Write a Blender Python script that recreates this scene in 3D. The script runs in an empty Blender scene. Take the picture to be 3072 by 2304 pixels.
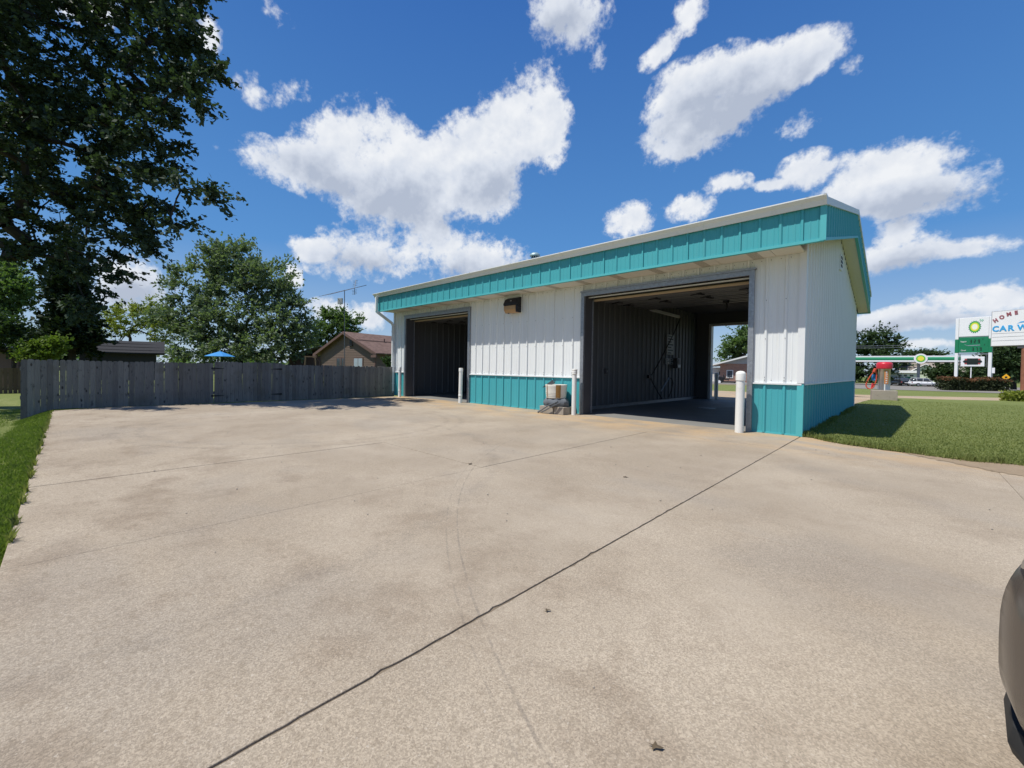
import bpy, bmesh, math, random
import numpy as np
from mathutils import Vector, Matrix, Euler
random.seed(7); rng = np.random.default_rng(7)
S = bpy.context.scene; COL = S.collection
R = math.radians

# ------------------------------------------------------------------ camera
FPX, PPY, PITCH, ROLL, YAW = 1259.83, 1126.08, 0.0147, 0.0166, -0.7573
CAM = np.array([1.349, -8.755, 1.0906])
_fw = np.array([math.sin(YAW), math.cos(YAW), 0.]); _rt = np.array([math.cos(YAW), -math.sin(YAW), 0.]); _up = np.array([0, 0, 1.])
_f2 = _fw*math.cos(PITCH)-_up*math.sin(PITCH); _u2 = _up*math.cos(PITCH)+_fw*math.sin(PITCH)
CR = _rt*math.cos(ROLL)+_u2*math.sin(ROLL); CU = _u2*math.cos(ROLL)-_rt*math.sin(ROLL); CW = _f2
def ray(x, y): return CW+CR*(x-1536)/FPX+CU*(PPY-y)/FPX
def at(x, y, depth): return CAM+ray(x, y)*depth
def gnd(x, y, z=0.):
    d = ray(x, y); return CAM+d*(z-CAM[2])/d[2]
cd = bpy.data.cameras.new('camera'); co = bpy.data.objects.new('camera', cd); COL.objects.link(co)
cd.sensor_fit = 'HORIZONTAL'; cd.sensor_width = 36; cd.lens = FPX/3072*36; cd.shift_y = -(1152-PPY)/3072
cd.clip_start = 0.05; cd.clip_end = 3000
co.matrix_world = Matrix(((CR[0], CU[0], -CW[0], CAM[0]), (CR[1], CU[1], -CW[1], CAM[1]), (CR[2], CU[2], -CW[2], CAM[2]), (0, 0, 0, 1)))
S.camera = co
S.view_settings.view_transform = 'Standard'; S.view_settings.look = 'None'; S.view_settings.exposure = 0.13; S.view_settings.gamma = 1.0
try: S.view_settings.use_curve_mapping = False
except Exception: pass

# ------------------------------------------------------------------ sun + sky
SUN = np.array([0.45, 1.0, -2.2]); SUN = SUN/np.linalg.norm(SUN)      # direction the light travels
sl = bpy.data.lights.new('sun', 'SUN'); sl.energy = 5.0; sl.angle = R(0.53); sl.color = (1.0, 0.96, 0.875)
so = bpy.data.objects.new('sun', sl); COL.objects.link(so)
so.rotation_euler = Vector(SUN).to_track_quat('-Z', 'Y').to_euler()
W = bpy.data.worlds.new('World'); S.world = W; W.use_nodes = True
wn = W.node_tree.nodes; wl = W.node_tree.links; wn.clear()
SKY_STRENGTH = 0.072
def WN(t, **k):
    n = wn.new(t)
    for a, b in k.items(): setattr(n, a, b)
    return n
def build_sky():
    sky = WN('ShaderNodeTexSky', sky_type='NISHITA', sun_disc=False)
    sky.sun_elevation = math.asin(-SUN[2]); sky.sun_rotation = math.atan2(-SUN[0], -SUN[1])
    sky.air_density = 1.0; sky.dust_density = 0.3; sky.ozone_density = 1.6; sky.altitude = 200
    hs = WN('ShaderNodeHueSaturation'); hs.inputs['Saturation'].default_value = 1.32; hs.inputs['Value'].default_value = 1.0
    wl.new(sky.outputs[0], hs.inputs['Color'])
    tc = WN('ShaderNodeTexCoord'); D0 = tc.outputs['Generated']
    # warp the direction a little so that cloud outlines billow
    def noise(vec, scale, detail, rough=.55, dist=0.):
        n = WN('ShaderNodeTexNoise'); n.inputs['Scale'].default_value = scale; n.inputs['Detail'].default_value = detail
        n.inputs['Roughness'].default_value = rough; n.inputs['Distortion'].default_value = dist
        wl.new(vec, n.inputs['Vector']); return n
    def m(op, a, b, clamp=False):
        n = WN('ShaderNodeMath', operation=op); n.use_clamp = clamp
        for i, v in enumerate((a, b)):
            if v is None: continue
            if isinstance(v, (int, float)): n.inputs[i].default_value = v
            else: wl.new(v, n.inputs[i])
        return n.outputs[0]
    wp = noise(D0, 5.0, 2.0)
    sub = WN('ShaderNodeVectorMath', operation='SUBTRACT'); wl.new(wp.outputs['Color'], sub.inputs[0]); sub.inputs[1].default_value = (.5, .5, .5)
    scl = WN('ShaderNodeVectorMath', operation='SCALE'); wl.new(sub.outputs[0], scl.inputs[0]); scl.inputs['Scale'].default_value = .07
    add = WN('ShaderNodeVectorMath', operation='ADD'); wl.new(D0, add.inputs[0]); wl.new(scl.outputs[0], add.inputs[1])
    DW = add.outputs[0]
    def blob(px, py, rx, ry, rot=0., gain=1., vec=None):
        d = ray(px, py); L = np.linalg.norm(d); c = d/L
        e1 = np.cross(c, [0, 0, 1.]); e1 /= np.linalg.norm(e1); e2 = np.cross(e1, c)
        a = R(rot); f1 = e1*math.cos(a)+e2*math.sin(a); f2 = e2*math.cos(a)-e1*math.sin(a)
        k = 1.0/(FPX*L)
        mp = WN('ShaderNodeMapping', vector_type='TEXTURE')
        mp.inputs['Location'].default_value = c
        M = Matrix((f1, f2, np.cross(f1, f2))).transposed()
        mp.inputs['Rotation'].default_value = M.to_euler('XYZ')
        mp.inputs['Scale'].default_value = (rx*k*1.24, ry*k*1.24, .5)
        wl.new(vec or DW, mp.inputs['Vector'])
        g = WN('ShaderNodeTexGradient', gradient_type='SPHERICAL'); wl.new(mp.outputs[0], g.inputs['Vector'])
        return g.outputs['Fac'] if gain == 1 else m('MULTIPLY', g.outputs['Fac'], gain)
    white = [(860,505,150,62,-8),(1000,470,135,92,0),(1110,425,135,105,0),(1175,520,165,115,0),(1150,610,165,72,0),(1330,525,110,88,0),(1425,470,120,110,0),(1505,400,115,115,0),(1585,320,110,105,0),
             (1645,400,75,90,0),(1455,590,125,72,0),(1075,760,165,82,4),(1290,690,100,70,0),(1395,770,190,76,0),(920,748,66,34,0),(1705,40,125,105,0),
             (2070,330,135,118,0),(2190,262,155,100,8),(2330,215,135,82,10),(2440,165,100,66,10),(2010,445,90,70,0),(2130,390,130,66,15),(1980,150,58,36,35),(2062,35,44,56,0),(2740,570,200,90,-6),(2580,590,150,62,0),
             (2650,482,180,58,0),(2400,500,78,56,0),(1877,672,76,50,10),(2063,628,76,46,8),(2172,549,56,32,0),(2287,553,42,20,0),
             (2690,693,56,38,0),(2700,762,165,55,0),(2950,742,90,38,0),(2624,971,118,44,0),(2805,962,190,40,-4),(2885,908,120,34,0),
             (3040,890,90,52,0),(2790,1040,80,18,0),(250,30,130,70,0),(640,115,34,50,0),(410,850,100,80,0),(1000,925,90,40,0),(1115,955,52,46,0),(865,830,32,40,0)]
    wisps = [(820,30,70,45,-30),(870,280,80,40,10),(770,270,50,55,0),(2380,370,60,40,0),(1560,240,50,60,40),(2560,215,40,35,0),(1790,160,40,50,0),(2000,1010,70,30,0)]
    rnd = random.Random(3)
    far = []
    tot = None
    for b in white:
        o = blob(*b); tot = o if tot is None else m('ADD', tot, o)
    for b in wisps:
        o = blob(*b, gain=.52); tot = m('MAXIMUM', tot, o)
    # the same kind of fair-weather cumulus all round, outside the frame too
    def dirblob(az, el, a, b):
        c = np.array([math.cos(el)*math.sin(az), math.cos(el)*math.cos(az), math.sin(el)])
        e1 = np.cross(c, [0, 0, 1.]); e1 /= np.linalg.norm(e1); e2 = np.cross(e1, c)
        mp = WN('ShaderNodeMapping', vector_type='TEXTURE'); mp.inputs['Location'].default_value = c
        mp.inputs['Rotation'].default_value = Matrix((e1, e2, np.cross(e1, e2))).transposed().to_euler('XYZ'); mp.inputs['Scale'].default_value = (a, b, .5)
        wl.new(DW, mp.inputs['Vector'])
        g = WN('ShaderNodeTexGradient', gradient_type='SPHERICAL'); wl.new(mp.outputs[0], g.inputs['Vector']); return g.outputs['Fac']
    for i in range(14):
        az = R(-43.4)+R(72)+R(216)*(i+.5)/14; el = R([14, 33, 22, 47, 12, 28, 40, 18, 30, 50, 15, 36, 24, 43][i])
        tot = m('MAXIMUM', tot, dirblob(az, el, rnd.uniform(.14, .24), rnd.uniform(.07, .12)))
    tot = m('MINIMUM', tot, .85)
    nz = noise(D0, 8.0, 7.0, .62)
    nf = noise(D0, 60.0, 3.0, .62)
    # density
    pert = m('ADD', m('MULTIPLY', m('SUBTRACT', nz.outputs['Fac'], .5), 1.55), m('MULTIPLY', m('SUBTRACT', nf.outputs['Fac'], .5), .95))
    mr0 = WN('ShaderNodeMapRange', interpolation_type='SMOOTHSTEP'); mr0.inputs['From Min'].default_value = 0.0; mr0.inputs['From Max'].default_value = .16
    wl.new(tot, mr0.inputs['Value'])
    dens = m('ADD', tot, m('MULTIPLY', pert, mr0.outputs[0]))
    mr = WN('ShaderNodeMapRange', interpolation_type='SMOOTHSTEP'); mr.inputs['From Min'].default_value = .15; mr.inputs['From Max'].default_value = .72
    wl.new(dens, mr.inputs['Value'])
    alpha = mr.outputs[0]
    # light and dark sides of the cumulus: sample the density a little nearer the sun
    off = WN('ShaderNodeVectorMath', operation='ADD'); wl.new(D0, off.inputs[0]); off.inputs[1].default_value = tuple(-SUN*.022)
    nzs = noise(off.outputs[0], 8.0, 4.0, .62)
    relief = m('SUBTRACT', nz.outputs['Fac'], nzs.outputs['Fac'])
    darks = [(1161,615,270,100,0),(1079,800,170,55,0),(1400,815,200,55,0),(2200,350,240,120,12),(2740,610,230,70,0),(2715,790,170,45,0),(2640,1000,150,40,0),
             (2840,975,180,36,0),(1000,560,200,70,-8),(1480,560,160,80,30),(1700,90,110,70,0),(410,880,110,60,0)]
    dk = None
    for b in darks:
        o = blob(*b); dk = o if dk is None else m('MAXIMUM', dk, o)
    sh = m('ADD', m('MULTIPLY', relief, 1.35), m('ADD', .84, m('MULTIPLY', dk, -.62)))
    sh = m('ADD', sh, m('MULTIPLY', m('SUBTRACT', dens, .55), -.10), True)
    cr = WN('ShaderNodeValToRGB'); wl.new(sh, cr.inputs[0])
    cr.color_ramp.elements[0].position = .30; cr.color_ramp.elements[0].color = (.48, .54, .66, 1)
    cr.color_ramp.elements[1].position = .95; cr.color_ramp.elements[1].color = (.93, .95, .98, 1)
    e = cr.color_ramp.elements.new(.62); e.color = (.73, .78, .87, 1)
    sep = WN('ShaderNodeSeparateXYZ'); wl.new(D0, sep.inputs[0])
    gr = WN('ShaderNodeValToRGB'); wl.new(sep.outputs['Z'], gr.inputs[0]); k = 1/SKY_STRENGTH
    gr.color_ramp.elements[0].position = 0.0; gr.color_ramp.elements[0].color = (.44*k, .58*k, .76*k, 1)
    gr.color_ramp.elements[1].position = .75; gr.color_ramp.elements[1].color = (.034*k, .130*k, .46*k, 1)
    e = gr.color_ramp.elements.new(.25); e.color = (.105*k, .30*k, .67*k, 1)
    tint = WN('ShaderNodeMix', data_type='RGBA'); tint.inputs[0].default_value = .72; wl.new(hs.outputs[0], tint.inputs[6]); wl.new(gr.outputs[0], tint.inputs[7])
    skb = WN('ShaderNodeBackground'); skb.inputs['Strength'].default_value = SKY_STRENGTH; wl.new(tint.outputs[2], skb.inputs['Color'])
    clb = WN('ShaderNodeBackground'); clb.inputs['Strength'].default_value = 0.88; wl.new(cr.outputs[0], clb.inputs['Color'])
    up = WN('ShaderNodeMapRange'); up.inputs['From Min'].default_value = 0.0; up.inputs['From Max'].default_value = .06; wl.new(sep.outputs['Z'], up.inputs['Value'])
    al = m('MULTIPLY', m('MULTIPLY', alpha, .97), up.outputs[0])
    mx = WN('ShaderNodeMixShader'); wl.new(al, mx.inputs[0]); wl.new(skb.outputs[0], mx.inputs[1]); wl.new(clb.outputs[0], mx.inputs[2])
    out = WN('ShaderNodeOutputWorld'); wl.new(mx.outputs[0], out.inputs[0])
build_sky()
W.cycles.sampling_method = 'NONE'
S.cycles.max_bounces = 5; S.cycles.diffuse_bounces = 3; S.cycles.glossy_bounces = 2; S.cycles.transmission_bounces = 3; S.cycles.transparent_max_bounces = 4
S.cycles.caustics_reflective = False; S.cycles.caustics_refractive = False

# ------------------------------------------------------------------ helpers
def tag(o, label=None, cat=None, group=None, kind=None):
    if label: o['label'] = label
    if cat: o['category'] = cat
    if group: o['group'] = group
    if kind: o['kind'] = kind
    return o
def empty(name, loc=(0, 0, 0), rz=0., label=None, cat=None, group=None):
    o = bpy.data.objects.new(name, None); COL.objects.link(o); o.location = loc; o.rotation_euler = (0, 0, rz); o.empty_display_size = .2
    return tag(o, label, cat, group)
class MB:
    def __init__(s): s.v = []; s.f = []
    def add(s, vs, fs):
        n = len(s.v); s.v += [tuple(map(float, p)) for p in vs]; s.f += [tuple(n+i for i in f) for f in fs]; return s
    def box(s, x0, x1, y0, y1, z0, z1):
        return s.add([(x0,y0,z0),(x1,y0,z0),(x1,y1,z0),(x0,y1,z0),(x0,y0,z1),(x1,y0,z1),(x1,y1,z1),(x0,y1,z1)],
                     [(0,3,2,1),(4,5,6,7),(0,1,5,4),(1,2,6,5),(2,3,7,6),(3,0,4,7)])
    def bar(s, a, b, w, h, up=(0, 0, 1)):
        a, b = Vector(a), Vector(b); d = (b-a).normalized(); u = Vector(up)
        if abs(d.dot(u)) > .98: u = Vector((1, 0, 0))
        r = d.cross(u).normalized()*w/2; u = r.cross(d).normalized()*h/2
        vs = [a-r-u, a+r-u, a+r+u, a-r+u, b-r-u, b+r-u, b+r+u, b-r+u]
        return s.add(vs, [(0,3,2,1),(4,5,6,7),(0,1,5,4),(1,2,6,5),(2,3,7,6),(3,0,4,7)])
    def prism(s, pts, axis, a0, a1):                 # polygon pts (2d) extruded along an axis
        def P(p, a): return {'x': (a, p[0], p[1]), 'y': (p[0], a, p[1]), 'z': (p[0], p[1], a)}[axis]
        n = len(pts); vs = [P(p, a0) for p in pts]+[P(p, a1) for p in pts]
        return s.add(vs, [tuple(range(n))[::-1], tuple(range(n, 2*n))]+[(i, (i+1) % n, n+(i+1) % n, n+i) for i in range(n)])
    def tube(s, pts, rad, n=8, cap=True):
        pts = [Vector(p) for p in pts]; rad = rad if isinstance(rad, (list, tuple)) else [rad]*len(pts); rings = []
        ref = Vector((0, 0, 1))
        for i, p in enumerate(pts):
            d = (pts[min(i+1, len(pts)-1)]-pts[max(i-1, 0)]).normalized()
            if abs(d.dot(ref)) > .95: rf = Vector((1, 0, 0))
            else: rf = ref
            x = d.cross(rf).normalized(); y = x.cross(d)
            rings.append([p+(x*math.cos(2*math.pi*k/n)+y*math.sin(2*math.pi*k/n))*rad[i] for k in range(n)])
        vs = [v for r in rings for v in r]; fs = []
        for i in range(len(pts)-1):
            for k in range(n): fs.append((i*n+k, i*n+(k+1) % n, (i+1)*n+(k+1) % n, (i+1)*n+k))
        if cap: fs += [tuple(range(n))[::-1], tuple(range((len(pts)-1)*n, len(pts)*n))]
        return s.add(vs, fs)
    def lathe(s, prof, n=24, c=(0, 0, 0), axis='z'):
        vs = []; fs = []
        for r, z in prof:
            for k in range(n):
                a = 2*math.pi*k/n; p = (r*math.cos(a), r*math.sin(a), z)
                if axis == 'y': p = (p[0], p[2], p[1])
                vs.append((c[0]+p[0], c[1]+p[1], c[2]+p[2]))
        m = len(prof)
        for i in range(m-1):
            for k in range(n): fs.append((i*n+k, i*n+(k+1) % n, (i+1)*n+(k+1) % n, (i+1)*n+k))
        fs += [tuple(range(n))[::-1], tuple(range((m-1)*n, m*n))]
        return s.add(vs, fs)
    def mesh(s, name, m=None, smooth=False):
        me = bpy.data.meshes.new(name); me.from_pydata(s.v, [], s.f)
        if m: me.materials.append(m)
        bm = bmesh.new(); bm.from_mesh(me); bmesh.ops.recalc_face_normals(bm, faces=bm.faces); bm.to_mesh(me); bm.free()
        if smooth:
            me.polygons.foreach_set('use_smooth', [True]*len(me.polygons))
            try: me.set_sharp_from_angle(angle=R(40))
            except Exception: pass
        me.update(); return me
    def build(s, name, m, parent=None, smooth=False, bevel=0.):
        o = bpy.data.objects.new(name, s.mesh(name, m, smooth)); COL.objects.link(o); o.parent = parent
        if bevel:
            b = o.modifiers.new('bevel', 'BEVEL'); b.width = bevel; b.segments = 2; b.limit_method = 'ANGLE'; b.angle_limit = R(35)
        return o
def npmesh(name, V, F, m):
    V = np.asarray(V, np.float32); F = np.asarray(F, np.int32); me = bpy.data.meshes.new(name)
    k = F.shape[1]; me.vertices.add(len(V)); me.vertices.foreach_set('co', V.ravel())
    me.loops.add(F.size); me.loops.foreach_set('vertex_index', F.ravel())
    me.polygons.add(len(F)); me.polygons.foreach_set('loop_start', np.arange(0, F.size, k, dtype=np.int32))
    try: me.polygons.foreach_set('loop_total', np.full(len(F), k, np.int32))
    except Exception: pass
    me.materials.append(m); me.update(calc_edges=True); return me
def link(name, me, parent=None):
    o = bpy.data.objects.new(name, me); COL.objects.link(o); o.parent = parent; return o
def copy_tree(o, parent=None):
    c = o.copy(); COL.objects.link(c); c.parent = parent
    for ch in list(o.children): copy_tree(ch, c)
    return c
def sstep(a, b, x):
    t = np.clip((np.asarray(x, float)-a)/(b-a), 0, 1); return t*t*(3-2*t)

# ------------------------------------------------------------------ materials
class NT:
    def __init__(s, name):
        s.m = bpy.data.materials.new(name); s.m.use_nodes = True; s.n = s.m.node_tree.nodes; s.l = s.m.node_tree.links
        s.n.clear(); s.out = s.n.new('ShaderNodeOutputMaterial'); s.b = s.n.new('ShaderNodeBsdfPrincipled'); s.l.new(s.b.outputs[0], s.out.inputs[0])
        s._pos = None; s._rnd = None
    def pos(s):
        if not s._pos: s._pos = s.n.new('ShaderNodeNewGeometry').outputs['Position']
        return s._pos
    def obj(s):
        return s.n.new('ShaderNodeTexCoord').outputs['Object']
    def rnd(s):
        if not s._rnd: s._rnd = s.n.new('ShaderNodeObjectInfo').outputs['Random']
        return s._rnd
    def put(s, sock, v):
        if isinstance(v, (int, float)): sock.default_value = v
        elif isinstance(v, (tuple, list)): sock.default_value = tuple(v)+((1,) if len(v) == 3 and len(sock.default_value) == 4 else ())
        else: s.l.new(v, sock)
    def math(s, op, a, b=0., clamp=False):
        n = s.n.new('ShaderNodeMath'); n.operation = op; n.use_clamp = clamp; s.put(n.inputs[0], a); s.put(n.inputs[1], b); return n.outputs[0]
    def scale(s, v, k):
        n = s.n.new('ShaderNodeVectorMath'); n.operation = 'MULTIPLY'; s.put(n.inputs[0], v); n.inputs[1].default_value = k if isinstance(k, tuple) else (k, k, k); return n.outputs[0]
    def noise(s, scale, detail=4., rough=.55, vec=None, dist=0.):
        n = s.n.new('ShaderNodeTexNoise'); n.inputs['Scale'].default_value = scale; n.inputs['Detail'].default_value = detail
        n.inputs['Roughness'].default_value = rough; n.inputs['Distortion'].default_value = dist; s.l.new(vec or s.pos(), n.inputs['Vector']); return n.outputs['Fac']
    def voronoi(s, scale, vec=None, feature='F1', out='Distance'):
        n = s.n.new('ShaderNodeTexVoronoi'); n.feature = feature; n.inputs['Scale'].default_value = scale; s.l.new(vec or s.pos(), n.inputs['Vector']); return n.outputs[out]
    def ramp(s, v, a, b, smooth=True):
        n = s.n.new('ShaderNodeMapRange'); n.interpolation_type = 'SMOOTHSTEP' if smooth else 'LINEAR'; s.put(n.inputs['Value'], v)
        n.inputs['From Min'].default_value = a; n.inputs['From Max'].default_value = b; return n.outputs[0]
    def mix(s, fac, a, b, mode='MIX'):
        n = s.n.new('ShaderNodeMix'); n.data_type = 'RGBA'; n.blend_type = mode; n.clamp_factor = True
        s.put(n.inputs[0], fac); s.put(n.inputs[6], a); s.put(n.inputs[7], b); return n.outputs[2]
    def bump(s, h, strength=.3, dist=.01):
        n = s.n.new('ShaderNodeBump'); n.inputs['Strength'].default_value = strength; n.inputs['Distance'].default_value = dist; s.l.new(h, n.inputs['Height'])
        s.l.new(n.outputs[0], s.b.inputs['Normal']); return s
    def set(s, col=None, rough=None, metal=None, spec=None):
        if col is not None: s.put(s.b.inputs['Base Color'], col)
        if rough is not None: s.put(s.b.inputs['Roughness'], rough)
        if metal is not None: s.put(s.b.inputs['Metallic'], metal)
        if spec is not None: s.put(s.b.inputs['Specular IOR Level'], spec)
        return s
def lerp(c, k): return tuple(min(1, max(0, x*k)) for x in c[:3])
def simple(name, col, rough=.6, metal=0., var=.12, vscale=2.5, bump=0., bscale=40., rnd=0., spec=.4, dirt=None):
    t = NT(name); c = t.mix(t.noise(vscale, 5.), lerp(col, 1-var), lerp(col, 1+var))
    if rnd: c = t.mix(t.rnd(), c, t.mix(1., c, (1-rnd,)*3, 'MULTIPLY'))
    if dirt: c = t.mix(t.math('MULTIPLY', t.ramp(t.noise(vscale*2.3, 8., .65), .52, .75), dirt[1]), c, dirt[0])
    t.set(c, rough, metal, spec)
    if bump: t.bump(t.noise(bscale, 4.), bump, .01)
    return t.m
ARC0 = (3.603, -1.203, 7.263)
def mk():
    M = {}
    # painted ribbed steel: slow colour drift, faint vertical washing streaks, a little grime
    def steel(name, col, grime, rough=.38, k=1.):
        t = NT(name); st = t.noise(1., 4., .6, t.scale(t.pos(), (14., 14., .7)))
        c = t.mix(t.noise(.7, 3.), lerp(col, .95), lerp(col, 1.04)); c = t.mix(t.math('MULTIPLY', t.ramp(st, .50, .80), .22*k), c, grime)
        c = t.mix(t.math('MULTIPLY', t.ramp(t.noise(9., 8., .7), .58, .8), .25*k), c, lerp(grime, .8)); t.set(c, t.math('ADD', rough, t.math('MULTIPLY', t.noise(6., 4.), .15)), 0., .45)
        t.bump(t.noise(3.5, 2.), .10, .02); return t.m
    M['white_steel'] = steel('white_steel', (.735, .755, .755), (.50, .47, .41))
    M['teal_steel'] = steel('teal_steel', (.060, .355, .395), (.12, .30, .31))
    M['teal_trim'] = steel('teal_trim', (.085, .42, .45), (.12, .30, .31), k=.6)
    M['white_trim'] = steel('white_trim', (.72, .735, .74), (.42, .40, .36), k=.8)
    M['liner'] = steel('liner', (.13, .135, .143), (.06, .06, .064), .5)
    M['soffit'] = steel('soffit', (.66, .635, .57), (.40, .36, .30), .5)
    t = NT('soffit_vent'); sp = t.voronoi(55., t.pos()); t.set(t.mix(t.ramp(sp, .25, .42), (.16, .145, .12), (.46, .43, .37)), .6); M['soffit_vent'] = t.m
    t = NT('galvanised'); v = t.voronoi(26., out='Color'); g = t.n.new('ShaderNodeRGBToBW'); t.l.new(v, g.inputs[0])
    t.set(t.mix(g.outputs[0], (.25, .26, .28), (.36, .375, .40)), .45, .6); M['galv'] = t.m
    M['dark_galv'] = simple('dark_galvanised', (.10, .10, .11), .5, .4)
    M['pvc'] = simple('white_pvc', (.76, .755, .72), .35, var=.05, dirt=((.45, .40, .30), .35))
    M['black_metal'] = simple('black_metal', (.018, .018, .022), .5, .2)
    M['black_rubber'] = simple('black_rubber', (.02, .02, .02), .7)
    M['roof_metal'] = simple('roof_metal', (.55, .57, .60), .4, .3)
    M['tan_edge'] = simple('tan_door_edge', (.46, .34, .21), .6, dirt=((.2, .15, .1), .5))
    M['door_skin'] = simple('door_skin', (.11, .115, .12), .5, .1)
    M['rust_screw'] = simple('screw', (.10, .09, .085), .5, .5)
    M['lens'] = simple('amber_lens', (.42, .26, .13), .25, var=.25, vscale=14)
    M['block'] = simple('concrete_block', (.33, .29, .24), .9, bump=.5, bscale=90, dirt=((.16, .14, .12), .5))
    # concrete paving with exposed aggregate, mottling, clay stains near the bays and tyre arcs
    t = NT('concrete'); p = t.pos(); sp = t.n.new('ShaderNodeSeparateXYZ'); t.l.new(p, sp.inputs[0]); X, Y = sp.outputs[0], sp.outputs[1]
    c = t.mix(t.ramp(t.noise(.55, 4., .62), .30, .72), (.328, .272, .205), (.408, .346, .268))
    c = t.mix(t.rnd(), c, t.mix(1., c, (.93, .93, .94), 'MULTIPLY'))
    blot = t.math('MULTIPLY', t.ramp(t.noise(1.5, 6., .68), .46, .68), t.math('ADD', .34, t.math('MULTIPLY', t.math('SUBTRACT', 1., t.ramp(Y, -8.6, -5.6)), .42)))
    c = t.mix(blot, c, (.232, .182, .132))
    grey = t.math('MULTIPLY', t.ramp(t.noise(.42, 3., .6, t.scale(p, (1., 1.6, 1.))), .50, .66), .40); c = t.mix(grey, c, (.288, .255, .214))
    worn = t.math('MULTIPLY', t.ramp(t.noise(.9, 4.), .45, .62), t.ramp(Y, -9.2, -6.0))
    grain = t.voronoi(190., out='Color'); gb = t.n.new('ShaderNodeRGBToBW'); t.l.new(grain, gb.inputs[0])
    agg = t.ramp(gb.outputs[0], .25, .80, False)
    c = t.mix(t.math('MULTIPLY', .50, t.math('SUBTRACT', 1., t.math('MULTIPLY', worn, .55))), c, t.mix(1., c, t.mix(agg, (.62, .60, .57), (1.34, 1.32, 1.29)), 'MULTIPLY'))
    c = t.mix(t.math('MULTIPLY', t.ramp(t.noise(85., 2., .7), .55, .68), .42), c, (.165, .130, .098))
    c = t.mix(t.math('MULTIPLY', t.ramp(t.noise(60., 2., .6, t.scale(p, (1., 1., 5.))), .63, .72), .40), c, (.56, .50, .42))
    c = t.mix(t.math('MULTIPLY', t.ramp(t.noise(26., 3., .65), .50, .66), t.math('ADD', .12, t.math('MULTIPLY', t.math('SUBTRACT', 1., t.ramp(Y, -8.8, -6.2)), .22))), c, (.20, .158, .11))
    clay = t.math('MULTIPLY', t.math('MULTIPLY', t.ramp(Y, -2.6, -.5), t.ramp(t.noise(.9, 4., .6, t.scale(p, (1., 2.2, 1.))), .38, .64)), .60)
    c = t.mix(clay, c, (.48, .315, .155))
    arcn = t.ramp(t.noise(7., 3., .7), .38, .58)
    lanes = None                                         # rubber-darkened wheel lanes into the two bays
    for lx in (-11.45, -9.8, -3.5, -1.85):
        g_ = t.math('SUBTRACT', 1., t.ramp(t.math('ABSOLUTE', t.math('SUBTRACT', X, t.math('ADD', lx, t.math('MULTIPLY', t.math('ADD', Y, 1.), .12)))), .10, .42)); lanes = g_ if lanes is None else t.math('MAXIMUM', lanes, g_)
    lanes = t.math('MULTIPLY', t.math('MULTIPLY', lanes, t.ramp(Y, -6.5, -2.)), t.ramp(t.noise(2.2, 4., .65), .35, .65)); c = t.mix(t.math('MULTIPLY', lanes, .30), c, (.16, .135, .105))
    def arc(cx, cy, r, w, k):
        dx = t.math('SUBTRACT', X, cx); dy = t.math('SUBTRACT', Y, cy)
        d = t.math('ABSOLUTE', t.math('SUBTRACT', t.math('SQRT', t.math('ADD', t.math('MULTIPLY', dx, dx), t.math('MULTIPLY', dy, dy))), r))
        return t.math('MULTIPLY', t.math('SUBTRACT', 1., t.ramp(d, w*.35, w)), t.math('MULTIPLY', arcn, k))
    for a in ((ARC0[0], ARC0[1], ARC0[2], .009, .30), (ARC0[0], ARC0[1], ARC0[2]+.075, .008, .20), (-7.2, -5.4, 2.6, .09, .16), (-7.2, -5.4, 2.9, .08, .14), (-5.4, -8.6, 4.6, .10, .12)):
        c = t.mix(arc(*a), c, (.085, .078, .072))
    t.set(c, .92, 0., .25); h = t.math('ADD', t.math('MULTIPLY', gb.outputs[0], .6), t.math('MULTIPLY', t.noise(150., 3., .7), .9)); t.bump(h, .55, .006); M['concrete'] = t.m
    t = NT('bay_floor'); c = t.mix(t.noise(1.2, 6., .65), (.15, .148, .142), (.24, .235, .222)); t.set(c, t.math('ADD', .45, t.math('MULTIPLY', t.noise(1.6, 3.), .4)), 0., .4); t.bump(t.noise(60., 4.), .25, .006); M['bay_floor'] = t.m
    M['soil'] = simple('joint_soil', (.17, .135, .095), .95, var=.3, vscale=20, bump=.5, bscale=80)
    t = NT('dirt'); c = t.mix(t.noise(5., 7., .7), (.21, .15, .095), (.36, .275, .18)); c = t.mix(t.math('MULTIPLY', t.ramp(t.noise(22., 5.), .58, .7), .6), c, (.10, .085, .05)); t.set(c, .95); t.bump(t.noise(40., 6., .7), .8, .02); M['dirt'] = t.m
    t = NT('turf'); st = t.noise(1.4, 4., .6, t.scale(t.pos(), (.25, 1.6, 1.)))
    c = t.mix(t.noise(.45, 6., .65), (.118, .150, .036), (.195, .222, .066)); c = t.mix(t.math('MULTIPLY', t.ramp(st, .45, .68), .45), c, (.240, .250, .092))
    c = t.mix(t.math('MULTIPLY', t.ramp(t.noise(28., 5., .7), .48, .66), .45), c, (.045, .070, .018)); c = t.mix(t.math('MULTIPLY', t.ramp(t.noise(2.3, 6., .7), .60, .75), .5), c, (.22, .20, .09))
    t.set(c, .9, 0., .2); t.bump(t.noise(45., 6., .75), .9, .03); M['turf'] = t.m
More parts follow.
